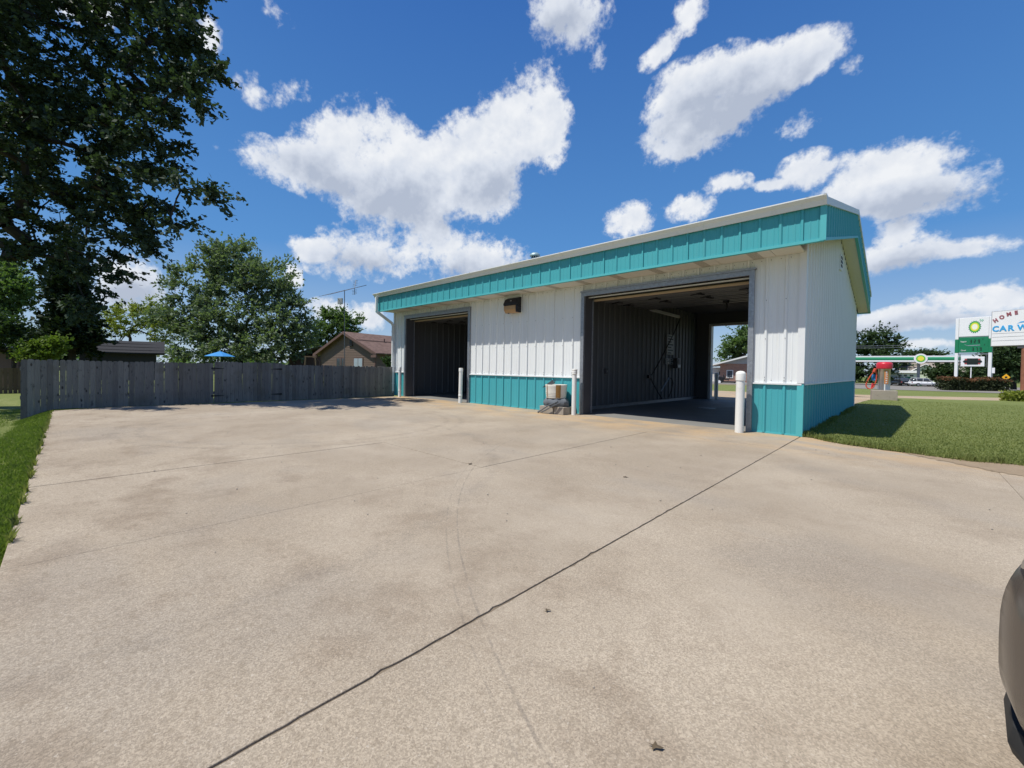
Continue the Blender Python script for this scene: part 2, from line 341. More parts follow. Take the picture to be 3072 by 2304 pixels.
    def blade(name, a, b, c3):
        t = NT(name); c = t.mix(t.noise(.8, 3., .6), a, b); c = t.mix(t.math('MULTIPLY', t.ramp(t.noise(16., 2.), .52, .72), .6), c, c3); t.set(c, .6, 0., .15)
        tl = t.n.new('ShaderNodeBsdfTranslucent'); t.l.new(t.mix(1., c, (1.2, 1.3, .7), 'MULTIPLY'), tl.inputs['Color'])
        mx = t.n.new('ShaderNodeMixShader'); mx.inputs[0].default_value = .42; t.l.new(t.b.outputs[0], mx.inputs[1]); t.l.new(tl.outputs[0], mx.inputs[2]); t.l.new(mx.outputs[0], t.out.inputs[0]); return t.m
    M['blade_left'] = blade('blade_left', (.105, .165, .028), (.185, .255, .055), (.27, .31, .10))
    M['blade_right'] = blade('blade_right', (.155, .188, .055), (.25, .275, .092), (.36, .345, .15))
    def leaf(name, a, b, tr=.35):
        t = NT(name); c = t.mix(t.noise(1.1, 3.), a, b); c = t.mix(t.math('MULTIPLY', t.ramp(t.noise(9., 2.), .5, .7), .5), c, lerp(b, 1.35)); t.set(c, .62, 0., .15)
        tl = t.n.new('ShaderNodeBsdfTranslucent'); t.l.new(t.mix(1., c, (1.25, 1.5, .55), 'MULTIPLY'), tl.inputs['Color'])
        mx = t.n.new('ShaderNodeMixShader'); mx.inputs[0].default_value = tr; t.l.new(t.b.outputs[0], mx.inputs[1]); t.l.new(tl.outputs[0], mx.inputs[2]); t.l.new(mx.outputs[0], t.out.inputs[0]); return t.m
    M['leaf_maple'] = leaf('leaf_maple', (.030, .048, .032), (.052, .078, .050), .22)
    M['leaf_ash'] = leaf('leaf_ash', (.105, .142, .088), (.180, .222, .145), .3)
    M['leaf_yellow'] = leaf('leaf_yellow', (.16, .19, .035), (.26, .28, .065), .35)
    M['leaf_green'] = leaf('leaf_green', (.075, .125, .045), (.125, .185, .070), .32)
    M['leaf_bright'] = leaf('leaf_bright', (.085, .13, .025), (.145, .195, .04), .3)
    M['leaf_dark'] = leaf('leaf_dark', (.036, .062, .028), (.062, .098, .042), .25)
    M['leaf_fir'] = leaf('leaf_fir', (.014, .026, .012), (.026, .042, .018), .12)
    M['leaf_hedge'] = leaf('leaf_hedge', (.028, .040, .020), (.055, .066, .030), .2)
    M['leaf_red'] = leaf('leaf_red', (.12, .050, .028), (.17, .085, .04), .2)
    M['dry_leaf'] = simple('dry_leaf', (.10, .075, .045), .9)
    M['bark'] = simple('bark', (.032, .027, .023), .95, var=.35, vscale=9, bump=.8, bscale=30)
    # fence
    t = NT('fence_wood'); gr = t.noise(3., 5., .65, t.scale(t.obj(), (26., 26., 1.3))); kn = t.voronoi(1., t.scale(t.pos(), (6., 6.5, 3.2)))
    c = t.mix(gr, (.135, .130, .122), (.33, .312, .288)); c = t.mix(t.math('MULTIPLY', t.rnd(), .85), c, t.mix(1., c, (.55, .54, .56), 'MULTIPLY'))
    c = t.mix(t.math('MULTIPLY', t.ramp(t.noise(5., 5., .7, t.scale(t.pos(), (1., 2.5, 1.))), .55, .70), .65), c, (.035, .033, .034))
    c = t.mix(t.math('MULTIPLY', t.math('SUBTRACT', 1., t.ramp(kn, .07, .16)), .8), c, (.022, .019, .018)); c = t.mix(t.math('MULTIPLY', t.math('SUBTRACT', 1., t.ramp(t.noise(2., 3.), .30, .48)), .4), c, (.13, .115, .085))
    t.set(c, .85, 0., .2); t.bump(gr, .6, .008); M['fence'] = t.m
    t = NT('brown_fence'); gr = t.noise(3., 6., .65, t.scale(t.obj(), (22., 22., 1.4))); c = t.mix(gr, (.10, .066, .040), (.19, .135, .085)); c = t.mix(t.rnd(), c, t.mix(1., c, (.65, .62, .6), 'MULTIPLY')); t.set(c, .85); t.bump(gr, .4, .006); M['brown_fence'] = t.m
    M['shed_wall'] = simple('shed_wall', (.030, .028, .030), .8); 
    t = NT('shingle_dark'); b = t.noise(14., 5., .7); t.set(t.mix(b, (.008, .008, .010), (.022, .022, .026)), .9); t.bump(b, .6, .02); M['shingle_dark'] = t.m
    def shingle(name, a, b, sc=(3., 3., 5.)):
        t = NT(name); v = t.voronoi(1.5, t.scale(t.pos(), sc), out='Color'); g = t.n.new('ShaderNodeRGBToBW'); t.l.new(v, g.inputs[0]); c = t.mix(g.outputs[0], a, b); c = t.mix(t.noise(18., 4.), c, t.mix(1., c, (.72, .72, .72), 'MULTIPLY')); t.set(c, .9); t.bump(g.outputs[0], .4, .02); return t.m
    M['shingle_brown'] = shingle('shingle_brown', (.105, .060, .045), (.21, .130, .105))
    M['shingle_grey'] = shingle('shingle_grey', (.20, .19, .185), (.32, .305, .29))
    M['shingle_tan'] = shingle('shingle_tan', (.22, .185, .155), (.34, .295, .25))
    M['brown_siding'] = simple('brown_siding', (.135, .096, .076), .7, var=.15, vscale=4)
    M['brown_trim'] = simple('brown_trim', (.12, .072, .062), .7)
    M['glass'] = simple('window_glass', (.05, .06, .075), .08, spec=.8)
    M['glass_pale'] = simple('window_blind', (.30, .36, .42), .15, spec=.8)
    M['white_paint'] = simple('white_paint', (.74, .74, .72), .5, var=.05)
    M['pale_green'] = simple('pale_green_siding', (.52, .58, .44), .7, var=.06)
    t = NT('brick'); br = t.n.new('ShaderNodeTexBrick'); cv = t.n.new('ShaderNodeCombineXYZ'); sx = t.n.new('ShaderNodeSeparateXYZ'); t.l.new(t.obj(), sx.inputs[0]); t.l.new(sx.outputs[0], cv.inputs[0]); t.l.new(sx.outputs[2], cv.inputs[1]); t.l.new(cv.outputs[0], br.inputs['Vector'])
    br.inputs['Scale'].default_value = 1.; br.inputs['Brick Width'].default_value = .24; br.inputs['Row Height'].default_value = .085; br.inputs['Mortar Size'].default_value = .012
    br.inputs['Color1'].default_value = (.36, .155, .10, 1); br.inputs['Color2'].default_value = (.24, .10, .07, 1); br.inputs['Mortar'].default_value = (.34, .29, .25, 1)
    t.set(br.outputs['Color'], .9); M['brick'] = t.m
    M['road'] = simple('asphalt', (.20, .185, .165), .95, var=.15, vscale=1.5, bump=.3, bscale=60)
    M['kerb'] = simple('kerb', (.42, .38, .33), .9)
    M['red_plastic'] = simple('red_plastic', (.52, .028, .045), .35, var=.15, vscale=3)
    M['hose_red'] = simple('hose_red', (.50, .075, .035), .5, var=.25, vscale=6)
    M['stainless'] = simple('stainless', (.47, .45, .42), .32, .85, var=.12)
    M['orange'] = simple('orange_decal', (.62, .22, .06), .45, var=.1)
    M['sign_white'] = simple('sign_white', (.80, .80, .82), .35, var=.03)
    M['sign_grey'] = simple('sign_grey', (.35, .36, .38), .5)
    M['station_green'] = simple('station_green', (.012, .185, .085), .4, var=.08)
    M['station_dark'] = simple('station_dark', (.01, .10, .05), .4, var=.08)
    M['station_light'] = simple('station_light', (.16, .52, .06), .4, var=.05)
    M['station_mid'] = simple('station_mid', (.07, .42, .22), .4, var=.05)
    M['yellow'] = simple('yellow_paint', (.82, .72, .08), .4, var=.05)
    M['cream'] = simple('cream_paint', (.86, .85, .70), .4, var=.03)
    M['sign_red'] = simple('sign_red', (.35, .07, .075), .5)
    M['maroon'] = simple('maroon_letters', (.30, .10, .12), .5, var=.25, vscale=6)
    M['sky_blue'] = simple('blue_letters', (.045, .36, .70), .45, var=.08)
    M['rail_rust'] = simple('rust_pole', (.25, .105, .06), .8, var=.35, vscale=7, bump=.4)
    M['digit'] = simple('dark_digit', (.012, .02, .018), .5)
    M['taupe'] = simple('taupe_paint', (.115, .094, .077), .22, .35, var=.03, spec=.6)
    M['dark_paint'] = simple('dark_paint', (.015, .017, .022), .2, .2, spec=.6)
    M['white_car'] = simple('white_car', (.72, .73, .75), .25, var=.03)
    M['headlamp'] = simple('headlamp', (.02, .026, .045), .06, spec=.9)
    M['tyre'] = simple('tyre', (.015, .015, .016), .85)
    M['rim'] = simple('rim', (.45, .45, .46), .3, .8)
    M['plastic_tub'] = simple('tub_plastic', (.66, .63, .56), .45, var=.08, dirt=((.36, .24, .11), .45))
    M['rust'] = simple('rust_strap', (.30, .165, .05), .8, var=.35, vscale=14)
    M['grey_cloth'] = simple('grey_cloth', (.115, .128, .145), .9, var=.25, vscale=9, bump=.6, bscale=25)
    M['blue_cloth'] = simple('blue_cloth', (.03, .22, .52), .7)
    M['diamond_yellow'] = simple('diamond_yellow', (.80, .40, .02), .5)
    M['wire'] = simple('wire', (.12, .12, .13), .6)
    M['antenna'] = simple('antenna_metal', (.13, .135, .15), .5, .5)
    M['teal_vent'] = simple('vent_metal', (.30, .42, .44), .45, .3)
    M['paper'] = simple('sign_board', (.42, .43, .42), .6, var=.1)
    return M
M = mk()

# ------------------------------------------------------------------ setting: ground
def tz(x, y):
    x = np.asarray(x, float); y = np.asarray(y, float)
    z = -.045-.25*sstep(-8.9, -9.7, y)*sstep(-5., -12.5, x)-.22*sstep(-13.3, -15., x)*sstep(12., 0., y)
    return z-1.0*sstep(44, 84, y)
def ground():
    def axis(near, far):
        a = [0.]; d = near
        while a[-1] < far: a.append(a[-1]+d); d *= 1.17
        return a
    ax = sorted(set([round(v, 3) for v in list(np.arange(-16, 8, .5))+[-16-v for v in axis(.7, 900)]+[8+v for v in axis(.7, 900)]]))
    ay = sorted(set([round(v, 3) for v in list(np.arange(-14, 2, .35))+[-14-v for v in axis(.6, 900)]+[2+v for v in axis(.8, 900)]]))
    gx, gy = np.meshgrid(ax, ay); V = np.stack([gx.ravel(), gy.ravel(), tz(gx, gy).ravel()], 1); n = len(ax)
    F = [(j*n+i, j*n+i+1, (j+1)*n+i+1, (j+1)*n+i) for j in range(len(ay)-1) for i in range(n-1)]
    o = link('ground', npmesh('ground', V, F, M['turf'])); tag(o, kind='structure')
ground()
def sheet(name, pts, z, m, kind='structure'):
    o = MB().add([(p[0], p[1], z+(p[2] if len(p) > 2 else 0)) for p in pts], [tuple(range(len(pts)))]).build(name, m); tag(o, kind=kind); return o
sheet('soil', [(-12.62, -8.97), (14, -8.97), (14, -.05), (-12.62, -.05)], -.008, M['soil'])
# concrete lot: cast panels with open joints
def lot():
    root = empty('concrete_pavement'); tag(root, kind='structure')
    xs = [-12.62, -10.50, -8.42, -6.25, -4.15, -2.06, 0., 2.12, 4.24, 6.36, 8.48, 10.6, 12.7]; ys = [-9.0, -5.61, -1.56, -.004]
    for i in range(len(xs)-1):
        for j in range(3):
            x0, x1, y0, y1 = xs[i], xs[i+1], ys[j], ys[j+1]
            
            gl = .0045 if abs(x0) < .01 else .0012; gr = .0045 if abs(x1) < .01 else .0012; gy = .002 if j else .0; gy1 = .002 if j < 2 else 0.
            if i == 0 and j == 0:
                pts = [(x0+.5, y0), (x1-gr, y0), (x1-gr, y1-gy1), (x0-.02, y1-gy1), (x0-.12, y0+.75), (x0+.1, y0+.2)]
            else: pts = [(x0+gl, y0+gy), (x1-gr, y0+gy), (x1-gr, y1-gy1), (x0+gl, y1-gy1)]
            if i in (5, 6):                                  # chipped arris along the wide joint
                r_ = random.Random(i*7+j); xe = pts[1][0] if i == 5 else pts[0][0]; n_ = int((y1-y0)/.035); sg = -1 if i == 5 else 1
                ed = [(xe+sg*abs(r_.gauss(0, .0022))+(sg*r_.uniform(.004, .012) if r_.random() < .05 else 0), pts[1][1]+(pts[2][1]-pts[1][1])*q/n_) for q in range(1, n_)]
                pts = [pts[0], pts[1]]+ed+[pts[2], pts[3]] if i == 5 else [pts[0], pts[1], pts[2], pts[3]]+ed[::-1]
            zt = .0 + (.003 if (i*3+j*5) % 4 == 1 else 0.)
            MB().prism(pts, 'z', -.10, zt).build('slab', M['concrete'], root, bevel=.003)
    return root
lot()
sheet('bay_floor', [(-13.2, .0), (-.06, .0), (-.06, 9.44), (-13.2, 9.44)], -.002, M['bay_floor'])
# pavement behind the building, drives, sidewalk, road
def ap(l): return [tuple(gnd(*p)[:2]) for p in l]
sheet('rear_pavement', [(-16, 9.46), (-.2, 9.46), (-.12, 11.6), (.0, 13.9), (.16, 15.8), (.3, 18.6), (-16, 18.3)], -.012, M['concrete'])
sheet('sidewalk', [(.25, 18.62), (1.06, 18.65), (3.1, 19.6), (4.8, 21.2), (9., 26.), (9.4, 31.), (5.4, 26.2), (3.4, 24.6), (1.0, 22.6), (-3., 21.)], -.016, M['concrete'])
def strip(name, pts, off, m):
    v = [(p[0], p[1], float(tz(p[0], p[1]))+off) for p in pts]; o = MB().add(v, [tuple(range(len(v)))]).build(name, m); tag(o, kind='structure')
strip('far_drive', [(-26, 33.0), (-4, 33.0), (-4, 34.4), (-26, 34.4)], .02, M['concrete'])
def road():
    m = MB(); V = []; ys = [36, 40, 44, 48, 52, 56, 60, 65, 70, 76, 84, 100, 130]
    for y in ys:
        x0 = -60+(y-36)*.2; V += [(x0, y, float(tz(0, y))+.02+.0*y), (8-.05*(y-36)+(40 if y > 60 else 0), y, float(tz(0, y))+.02)]
    m.add(V, [(2*i, 2*i+1, 2*i+3, 2*i+2) for i in range(len(ys)-1)]); tag(m.build('road', M['road']), kind='structure')
road()
# lawn on the right: turf sheet with an uneven edge over the concrete, bare dirt along it
def lawn():
    edge = [(.04, .10), (.20, -.06), (.42, -.30), (.62, -.40), (.85, -.50), (1.1, -.58), (1.37, -.62), (1.65, -.70), (1.93, -.78), (2.2, -.66), (2.5, -.60), (3.2, -.66), (4.2, -.60), (6, -.7), (9, -.6), (14, -.65)]
    r = random.Random(5); fine = []
    for a, b in zip(edge[:-1], edge[1:]):
        n = max(2, int(abs(b[0]-a[0])/.08))
        for k in range(n): t = k/n; fine.append((a[0]+(b[0]-a[0])*t, a[1]+(b[1]-a[1])*t+r.uniform(-.022, .022)))
    pts = fine+[(14, 19), (9., 26.0), (4.78, 21.22), (3.08, 19.62), (1.06, 18.67), (.34, 18.6), (.19, 15.8), (.03, 13.9), (-.09, 11.6), (-.165, 9.5), (.045, 9.5)]
    o = MB().add([(p[0], p[1], .014) for p in pts], [tuple(range(len(pts)))]).build('lawn', M['turf']); tag(o, kind='structure')
    base = [(1.3, -.58), (1.5, -.84), (1.75, -1.08), (2.0, -1.32), (2.4, -1.62), (2.9, -1.78), (3.6, -1.6), (4.4, -1.35), (6., -1.2)]; d = []
    for a, b in zip(base[:-1], base[1:]):
        n = max(2, int(math.hypot(b[0]-a[0], b[1]-a[1])/.03))
        for k in range(n): d.append((a[0]+(b[0]-a[0])*k/n+r.gauss(0, .02), a[1]+(b[1]-a[1])*k/n+r.gauss(0, .035)))
    d += [(6, -.5), (2.2, -.5)]
    sheet('dirt_patch', d, .0045, M['dirt'])
    return fine
lawn_edge = lawn()
# grass blades where the camera is close enough to tell them apart
def blades(name, P, h, w, m, label):
    n = len(P); a = rng.uniform(0, 2*np.pi, n); hh = h*rng.uniform(.45, 1.2, n); ww = w*rng.uniform(.7, 1.3, n); ln = rng.uniform(.1, .75, n)*hh; b = rng.uniform(0, 2*np.pi, n)
    dx = np.stack([np.cos(a)*ww, np.sin(a)*ww, np.zeros(n)], 1); tip = P+np.stack([np.cos(b)*ln, np.sin(b)*ln, hh], 1)
    mid = P+np.stack([np.cos(b)*ln*.35, np.sin(b)*ln*.35, hh*.6], 1)
    V = np.stack([P-dx, P+dx, mid+dx*.7, tip, mid-dx*.7], 1).reshape(-1, 3); F = np.arange(n*5).reshape(n, 5)
    o = link(name, npmesh(name, V, F, m)); tag(o, label, 'grass', kind='stuff')
def left_grass():
    n = 60000; x = -2.0-11.2*rng.random(n)**1.25; y = -9.01-rng.random(n)**1.3*np.clip((1.9-x)*.16, .4, 2.4)
    k = (y < -9.0-.012*np.sin(x*9)); k |= False
    P = np.stack([x, y, tz(x, y)-.004], 1)[k]
    # strip of grass between fence and slab
    n2 = 16000; yy = rng.uniform(-8.6, -.1, n2); xx = rng.uniform(-13.25, -12.55, n2); xx = xx+.0*yy
    e = rng.uniform(0, 1, n2); P2 = np.stack([xx, yy, tz(xx, yy)-.004], 1)
    n3 = 14000; x3 = rng.uniform(-13.2, -12.1, n3); y3 = rng.uniform(-9.7, -8.5, n3); ok = (x3 < -12.72) | (y3 < -9.0); P3 = np.stack([x3, y3, tz(x3, y3)-.004], 1)[ok]
    n4 = 26000; x4 = rng.uniform(-20., -13.3, n4); y4 = rng.uniform(-12.5, -9.2, n4); P4 = np.stack([x4, y4, tz(x4, y4)-.004], 1)
    blades('grass_blades', np.concatenate([P, P2, P3, P4]), .032, .0045, M['blade_left'], 'mown green grass beside the slab on the left')
left_grass()
def right_grass():
    n = 55000; d = rng.random(n)**1.6; y = -.75+17*d; x = rng.uniform(0, 1, n)*(2.6+.55*(y+.75))
    ex = np.array([p[0] for p in lawn_edge]); ey = np.array([p[1] for p in lawn_edge]); lim = np.interp(x, ex, ey)
    lo = np.where(y > 9.5, np.interp(y, [9.5, 11.6, 13.9, 15.8, 18.6], [-.16, -.09, .03, .19, .34]), .05)
    k = (y > lim-.01) & (x > lo) & (rng.random(n) < .98)
    P = np.stack([x, y, np.full(n, .012)], 1)[k]
    n2 = 3500; i = rng.integers(0, len(lawn_edge), n2); P2 = np.stack([ex[i]+rng.normal(0, .03, n2), ey[i]+rng.normal(0.0, .035, n2), np.full(n2, .008)], 1); P2 = P2[P2[:, 0] < 6]
    o = blades('lawn_blades', np.concatenate([P, P2]), .024, .006, M['blade_right'], 'mown lawn grass to the right of the car wash')
right_grass()
def weeds():
    n = 2600; k = rng.integers(0, 60, n); cy = rng.uniform(.0, 9.2, 60); cx = .05+np.abs(rng.normal(0, .03, 60)); P = np.stack([cx[k]+rng.normal(0, .025, n), cy[k]+rng.normal(0, .06, n), np.full(n, .012)], 1)
    n2 = 900; k2 = rng.integers(0, 70, n2); ex = rng.uniform(.05, 3.0, 70); ey = np.interp(ex, [p[0] for p in lawn_edge], [p[1] for p in lawn_edge]); P2 = np.stack([ex[k2]+rng.normal(0, .035, n2), ey[k2]+rng.normal(.02, .035, n2), np.full(n2, .010)], 1)
    n3 = 700; k3 = rng.integers(0, 26, n3); lx = rng.uniform(-11.8, -2.3, 26); P3 = np.stack([lx[k3]+rng.normal(0, .03, n3), np.full(n3, -9.005)+np.abs(rng.normal(0, .012, n3)), np.full(n3, -.01)], 1)
    blades('weed_tufts', np.concatenate([P, P2, P3]), .085, .0055, M['blade_right'], 'scraggly weeds along the slab edges and the wall foot')
weeds()

# ------------------------------------------------------------------ the car wash
RIB = .3048; XL = -13.258; DEPTH = 9.40; ZS = 3.216; ZW = .898
D1 = (-12.456, -8.794); D2 = (-4.527, -.804); ZD = 2.955
OVX, OVY = .33, .60; ZF = 3.735; ZG = 3.87; RIDGE_Y = 4.70; ZR = 5.17
SLOPE = (ZR-ZG)/(RIDGE_Y+OVY)
def rib_profile(a0, a1, phase=-4.527, h=.030, minor=True):
    pts = [(a0, 0.)]; k = math.floor((a0-phase)/RIB)-1
    while True:
        c = phase+k*RIB; k += 1
        if c-RIB > a1: break
        for dx, hh in ((-.034, 0), (-.014, h), (.014, h), (.034, 0)):
            if a0 < c+dx < a1: pts.append((c+dx, hh))
        if minor:
            for q in (1/3, 2/3):
                m = c+q*RIB
                for dx, hh in ((-.014, 0), (-.006, .004), (.006, .004), (.014, 0)):
                    if a0 < m+dx < a1: pts.append((m+dx, hh))
    pts.append((a1, 0.)); return pts
def ribbed(place, a0, a1, z0, z1, phase=-4.527, h=.030, minor=True):
    """ribbed sheet; place(a, out, z) gives the point; z0 / z1 may be functions of a"""
    f0 = z0 if callable(z0) else (lambda a: z0); f1 = z1 if callable(z1) else (lambda a: z1)
    pr = rib_profile(a0, a1, phase, h, minor); V = []; F = []
    for a, o in pr: V += [place(a, o, f0(a)), place(a, o, f1(a))]
    for i in range(len(pr)-1): F.append((2*i, 2*i+2, 2*i+3, 2*i+1))
    return MB().add(V, F)
def panel_run(name, place, a0, a1, z0, z1, m, parent, phase=-4.527, width=3*RIB, **k):
    n = 0; a = a0; j = math.ceil((a0-phase)/width+1e-6)
    while a < a1-1e-4:
        b = min(a1, phase+j*width+.05*RIB)
        if b-a < .02: j += 1; continue
        ribbed(place, a, b, z0, z1, phase, **k).build(name, m, parent); a = b; j += 1; n += 1
def screws(parent, pts, name='screws'):
    m = MB()
    for p, nrm in pts:
        p = Vector(p); nn = Vector(nrm); m.tube([p, p+nn*.006], .0065, 6)
    if m.v: tag(m.build(name, M['rust_screw'], parent), kind='stuff')
BLD = empty('car_wash_building', (XL/2, 0, 0), label='white and teal metal car wash building with two open bays', cat='building'); BLD.location = (0, 0, 0)
def build_carwash():
    # ---- front wall: core with two openings, cladding panels as sub-parts
    fw = MB(); 
    for a, b, z0, z1 in ((XL+.02, D1[0]+.01, .0, ZS), (D1[1]-.01, D2[0]+.01, 0., ZS), (D2[1]-.01, -.02, 0., ZS), (D1[0]+.01, D1[1]-.01, ZD-.01, ZS), (D2[0]+.01, D2[1]-.01, ZD-.01, ZS)):
        fw.box(a, b, .006, .15, z0, z1)
    fw = fw.build('front_wall', M['liner'], BLD)
    FR = lambda a, o, z: (a, -o, z)
    for a, b in ((XL, D1[0]), (D1[1], D2[0]), (D2[1], 0.)):
        panel_run('siding_panel', FR, a, b, ZW+.012, ZS, M['white_steel'], fw)
        panel_run('wainscot_panel', lambda a, o, z: (a, .004-o, z), a, b, .02, ZW+.02, M['teal_steel'], fw, h=.026)
        MB().box(a, b, -.036, .003, ZW-.004, ZW+.024).build('drip_trim', M['white_trim'], fw)
        MB().box(a, b, -.012, .003, .004, .03).build('base_trim', M['teal_trim'], fw)
    for a, b in (D1, D2): panel_run('siding_panel', FR, a, b, ZD+.07, ZS, M['white_steel'], fw)
    sc = []
    for a, b in ((D1[1], D2[0]), (D2[1], 0.), (XL, D1[0])):
        k = math.ceil((a+4.527)/RIB)
        while -4.527+k*RIB < b-.02:
            x = -4.527+k*RIB
            if x > a+.02:
                for z in (1.02, 1.72, 2.42): sc.append(((x, -.031, z), (0, -1, 0)))
                for z in (ZW+.07,): sc += [((x, -.031, z), (0, -1, 0)), ((x+.1, -.001, z), (0, -1, 0))]
            k += 1
    x = XL+.1
    while x < -.05: sc.append(((x, -.002, ZS-.07), (0, -1, 0))); x += RIB/2
    screws(fw, sc)
    # corner trims
    for x0, x1 in ((-.07, .034), (XL-.034, XL+.05)):
        MB().box(x0, x1, -.034, .05, ZW+.03, 3.34).build('corner_trim', M['white_trim'], fw)
        MB().box(x0+.003, x1-.003, -.031, .05, .004, ZW+.01).build('corner_trim', M['teal_trim'], fw)
    # ---- door frames
    for a, b in (D1, D2):
        fr = MB().box(a-.045, a+.045, -.055, .0045, 0., ZD+.06).build('door_jamb', M['galv'], fw)
        MB().box(b-.045, b+.045, -.055, .0045, 0., ZD+.06).build('door_jamb', M['galv'], fw)
        MB().box(a-.046, b+.046, -.058, .0045, ZD-.045, ZD+.045).box(a-.06, b+.06, -.075, .004, ZD+.047, ZD+.085).build('door_head', M['galv'], fw)
        MB().box(a+.0455, a+.052, .0, .30, 0., ZD-.05).build('jamb_liner', M['dark_galv'], fw); MB().box(b-.052, b-.0455, .0, .30, 0., ZD-.05).build('jamb_liner', M['dark_galv'], fw)
        # door track: bright vertical angle on each side, horizontal track back under the ceiling
        for s, x in ((1, a+.07), (-1, b-.07)):
            MB().box(x-.012, x+.012, .302, .33, .02, ZD-.12).build('door_track', M['galv'], fw)
            MB().tube([(x, .32, ZD-.12), (x, .36, ZD-.03), (x, .5, ZD+.02), (x, 3.6, ZD+.06)], .018, 6).build('door_track', M['galv'], fw)
        MB().box(a+.06, b-.06, .12, .15, ZD-.075, ZD-.05).build('header_angle', M['white_trim'], fw)
        # raised sectional door stored under the ceiling
        dr = MB().box(a+.1, b-.1, .30, .36, ZD-.135, ZD-.085).build('door_edge', M['tan_edge'], fw, bevel=.006)
        for k in range(5):
            y0 = .40+k*.60; z = ZD-.07+k*.022
            pts = [(y0+.01, z), (y0+.14, z), (y0+.16, z-.02), (y0+.28, z-.02), (y0+.30, z), (y0+.42, z), (y0+.44, z-.02), (y0+.54, z-.02), (y0+.56, z), (y0+.58, z), (y0+.58, z+.045), (y0+.01, z+.045)]
            MB().prism(pts, 'x', a+.1, b-.1).build('door_section', M['door_skin'], fw)
        for k, yy in ((0, .98), (1, 1.58)):
            for x in np.linspace(a+.35, b-.35, 4):
                MB().bar((x-.14, yy+.02, ZD-.115+k*.02), (x+.10, yy-.04, ZD-.100+k*.02), .05, .022).bar((x+.02, yy-.05, ZD-.11), (x+.14, yy+.06, ZD-.12), .05, .025).build('door_hinge', M['black_metal'], fw)
    # ---- right gable wall
    def ztop(y): return ZS+SLOPE*(OVY+min(y, 2*RIDGE_Y-y))-.002
    gw = MB().prism([(.15, 0), (DEPTH-.02, 0), (DEPTH-.02, ztop(DEPTH)-.02), (RIDGE_Y, ztop(RIDGE_Y)-.02), (.15, ztop(.15)-.02)], 'x', -.15, -.006).build('gable_wall', M['liner'], BLD)
    SD = lambda a, o, z: (o, a, z)
    panel_run('siding_panel', SD, .03, DEPTH, ZW+.012, ztop, M['white_steel'], gw, phase=.09)
    panel_run('wainscot_panel', lambda a, o, z: (o-.004, a, z), .03, DEPTH, .02, ZW+.02, M['teal_steel'], gw, phase=.09, h=.026)
    MB().box(-.003, .036, .05, DEPTH, ZW-.004, ZW+.024).build('drip_trim', M['white_trim'], gw); MB().box(-.003, .012, .05, DEPTH, .004, .03).build('base_trim', M['teal_trim'], gw)
    MB().box(-.05, .034, DEPTH-.05, DEPTH+.034, .004, ZS).build('corner_trim', M['white_trim'], gw)
    MB().box(.002, .05, 4.50, 4.80, 3.72, 4.12).build('vent_frame', M['white_trim'], gw, bevel=.01)
    lv = MB()
    for z in (3.80, 3.90, 4.00): lv.box(.051, .062, 4.53, 4.77, z, z+.055)
    lv.build('vent_louvre', M['black_metal'], gw)
    # ---- left gable wall, back wall
    lw = MB().prism([(.15, 0), (DEPTH-.02, 0), (DEPTH-.02, ztop(DEPTH)-.02), (RIDGE_Y, ztop(RIDGE_Y)-.02), (.15, ztop(.15)-.02)], 'x', XL+.006, XL+.15).build('gable_wall', M['liner'], BLD)
    panel_run('siding_panel', lambda a, o, z: (XL-o, a, z), .03, DEPTH, ZW+.012, ztop, M['white_steel'], lw, phase=.09)
    panel_run('wainscot_panel', lambda a, o, z: (XL-o+.004, a, z), .03, DEPTH, .02, ZW+.02, M['teal_steel'], lw, phase=.09, h=.026)
    B2 = (-4.57, -.80); ZB = 2.98
    bw = MB()
    for a, b, z0, z1 in ((XL+.15, B2[0], 0., 3.55), (B2[1], -.15, 0., 3.55), (B2[0], B2[1], ZB, 3.55)): bw.box(a, b, DEPTH-.15, DEPTH-.006, z0, z1)
    bw = bw.build('back_wall', M['liner'], BLD)
    BK = lambda a, o, z: (a, DEPTH+o, z)
    for a, b, z0 in ((XL, B2[0], .02), (B2[1], 0., .02), (B2[0], B2[1], ZB)): panel_run('siding_panel', BK, a, b, z0, ZS, M['white_steel'], bw)
    for x in B2: MB().box(x-.05, x+.05, DEPTH-.20, DEPTH+.05, 0., ZB-.002).build('door_jamb', M['white_trim'], bw)
    MB().box(B2[0]-.05, B2[1]+.05, DEPTH-.19, DEPTH+.05, ZB, ZB+.09).build('door_head', M['white_trim'], bw)
    # ---- interior: partitions with ribbed liner, ceiling liner
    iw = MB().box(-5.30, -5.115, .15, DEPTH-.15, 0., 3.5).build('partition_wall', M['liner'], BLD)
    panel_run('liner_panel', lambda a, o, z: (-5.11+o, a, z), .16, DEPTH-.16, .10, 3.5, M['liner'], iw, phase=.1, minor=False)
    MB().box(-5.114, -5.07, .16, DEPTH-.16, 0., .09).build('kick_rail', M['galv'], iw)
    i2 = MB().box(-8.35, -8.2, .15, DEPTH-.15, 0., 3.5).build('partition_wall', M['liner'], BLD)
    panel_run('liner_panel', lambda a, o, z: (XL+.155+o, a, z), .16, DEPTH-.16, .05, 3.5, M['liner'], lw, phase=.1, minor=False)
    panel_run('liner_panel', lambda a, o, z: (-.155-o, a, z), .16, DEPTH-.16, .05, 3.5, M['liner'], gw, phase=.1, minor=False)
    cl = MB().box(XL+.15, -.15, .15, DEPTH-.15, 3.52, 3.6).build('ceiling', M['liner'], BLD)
    panel_run('ceiling_panel', lambda a, o, z: (z, a, 3.515-o), .16, DEPTH-.16, -5.1, -.16, M['liner'], cl, phase=.1, minor=False)
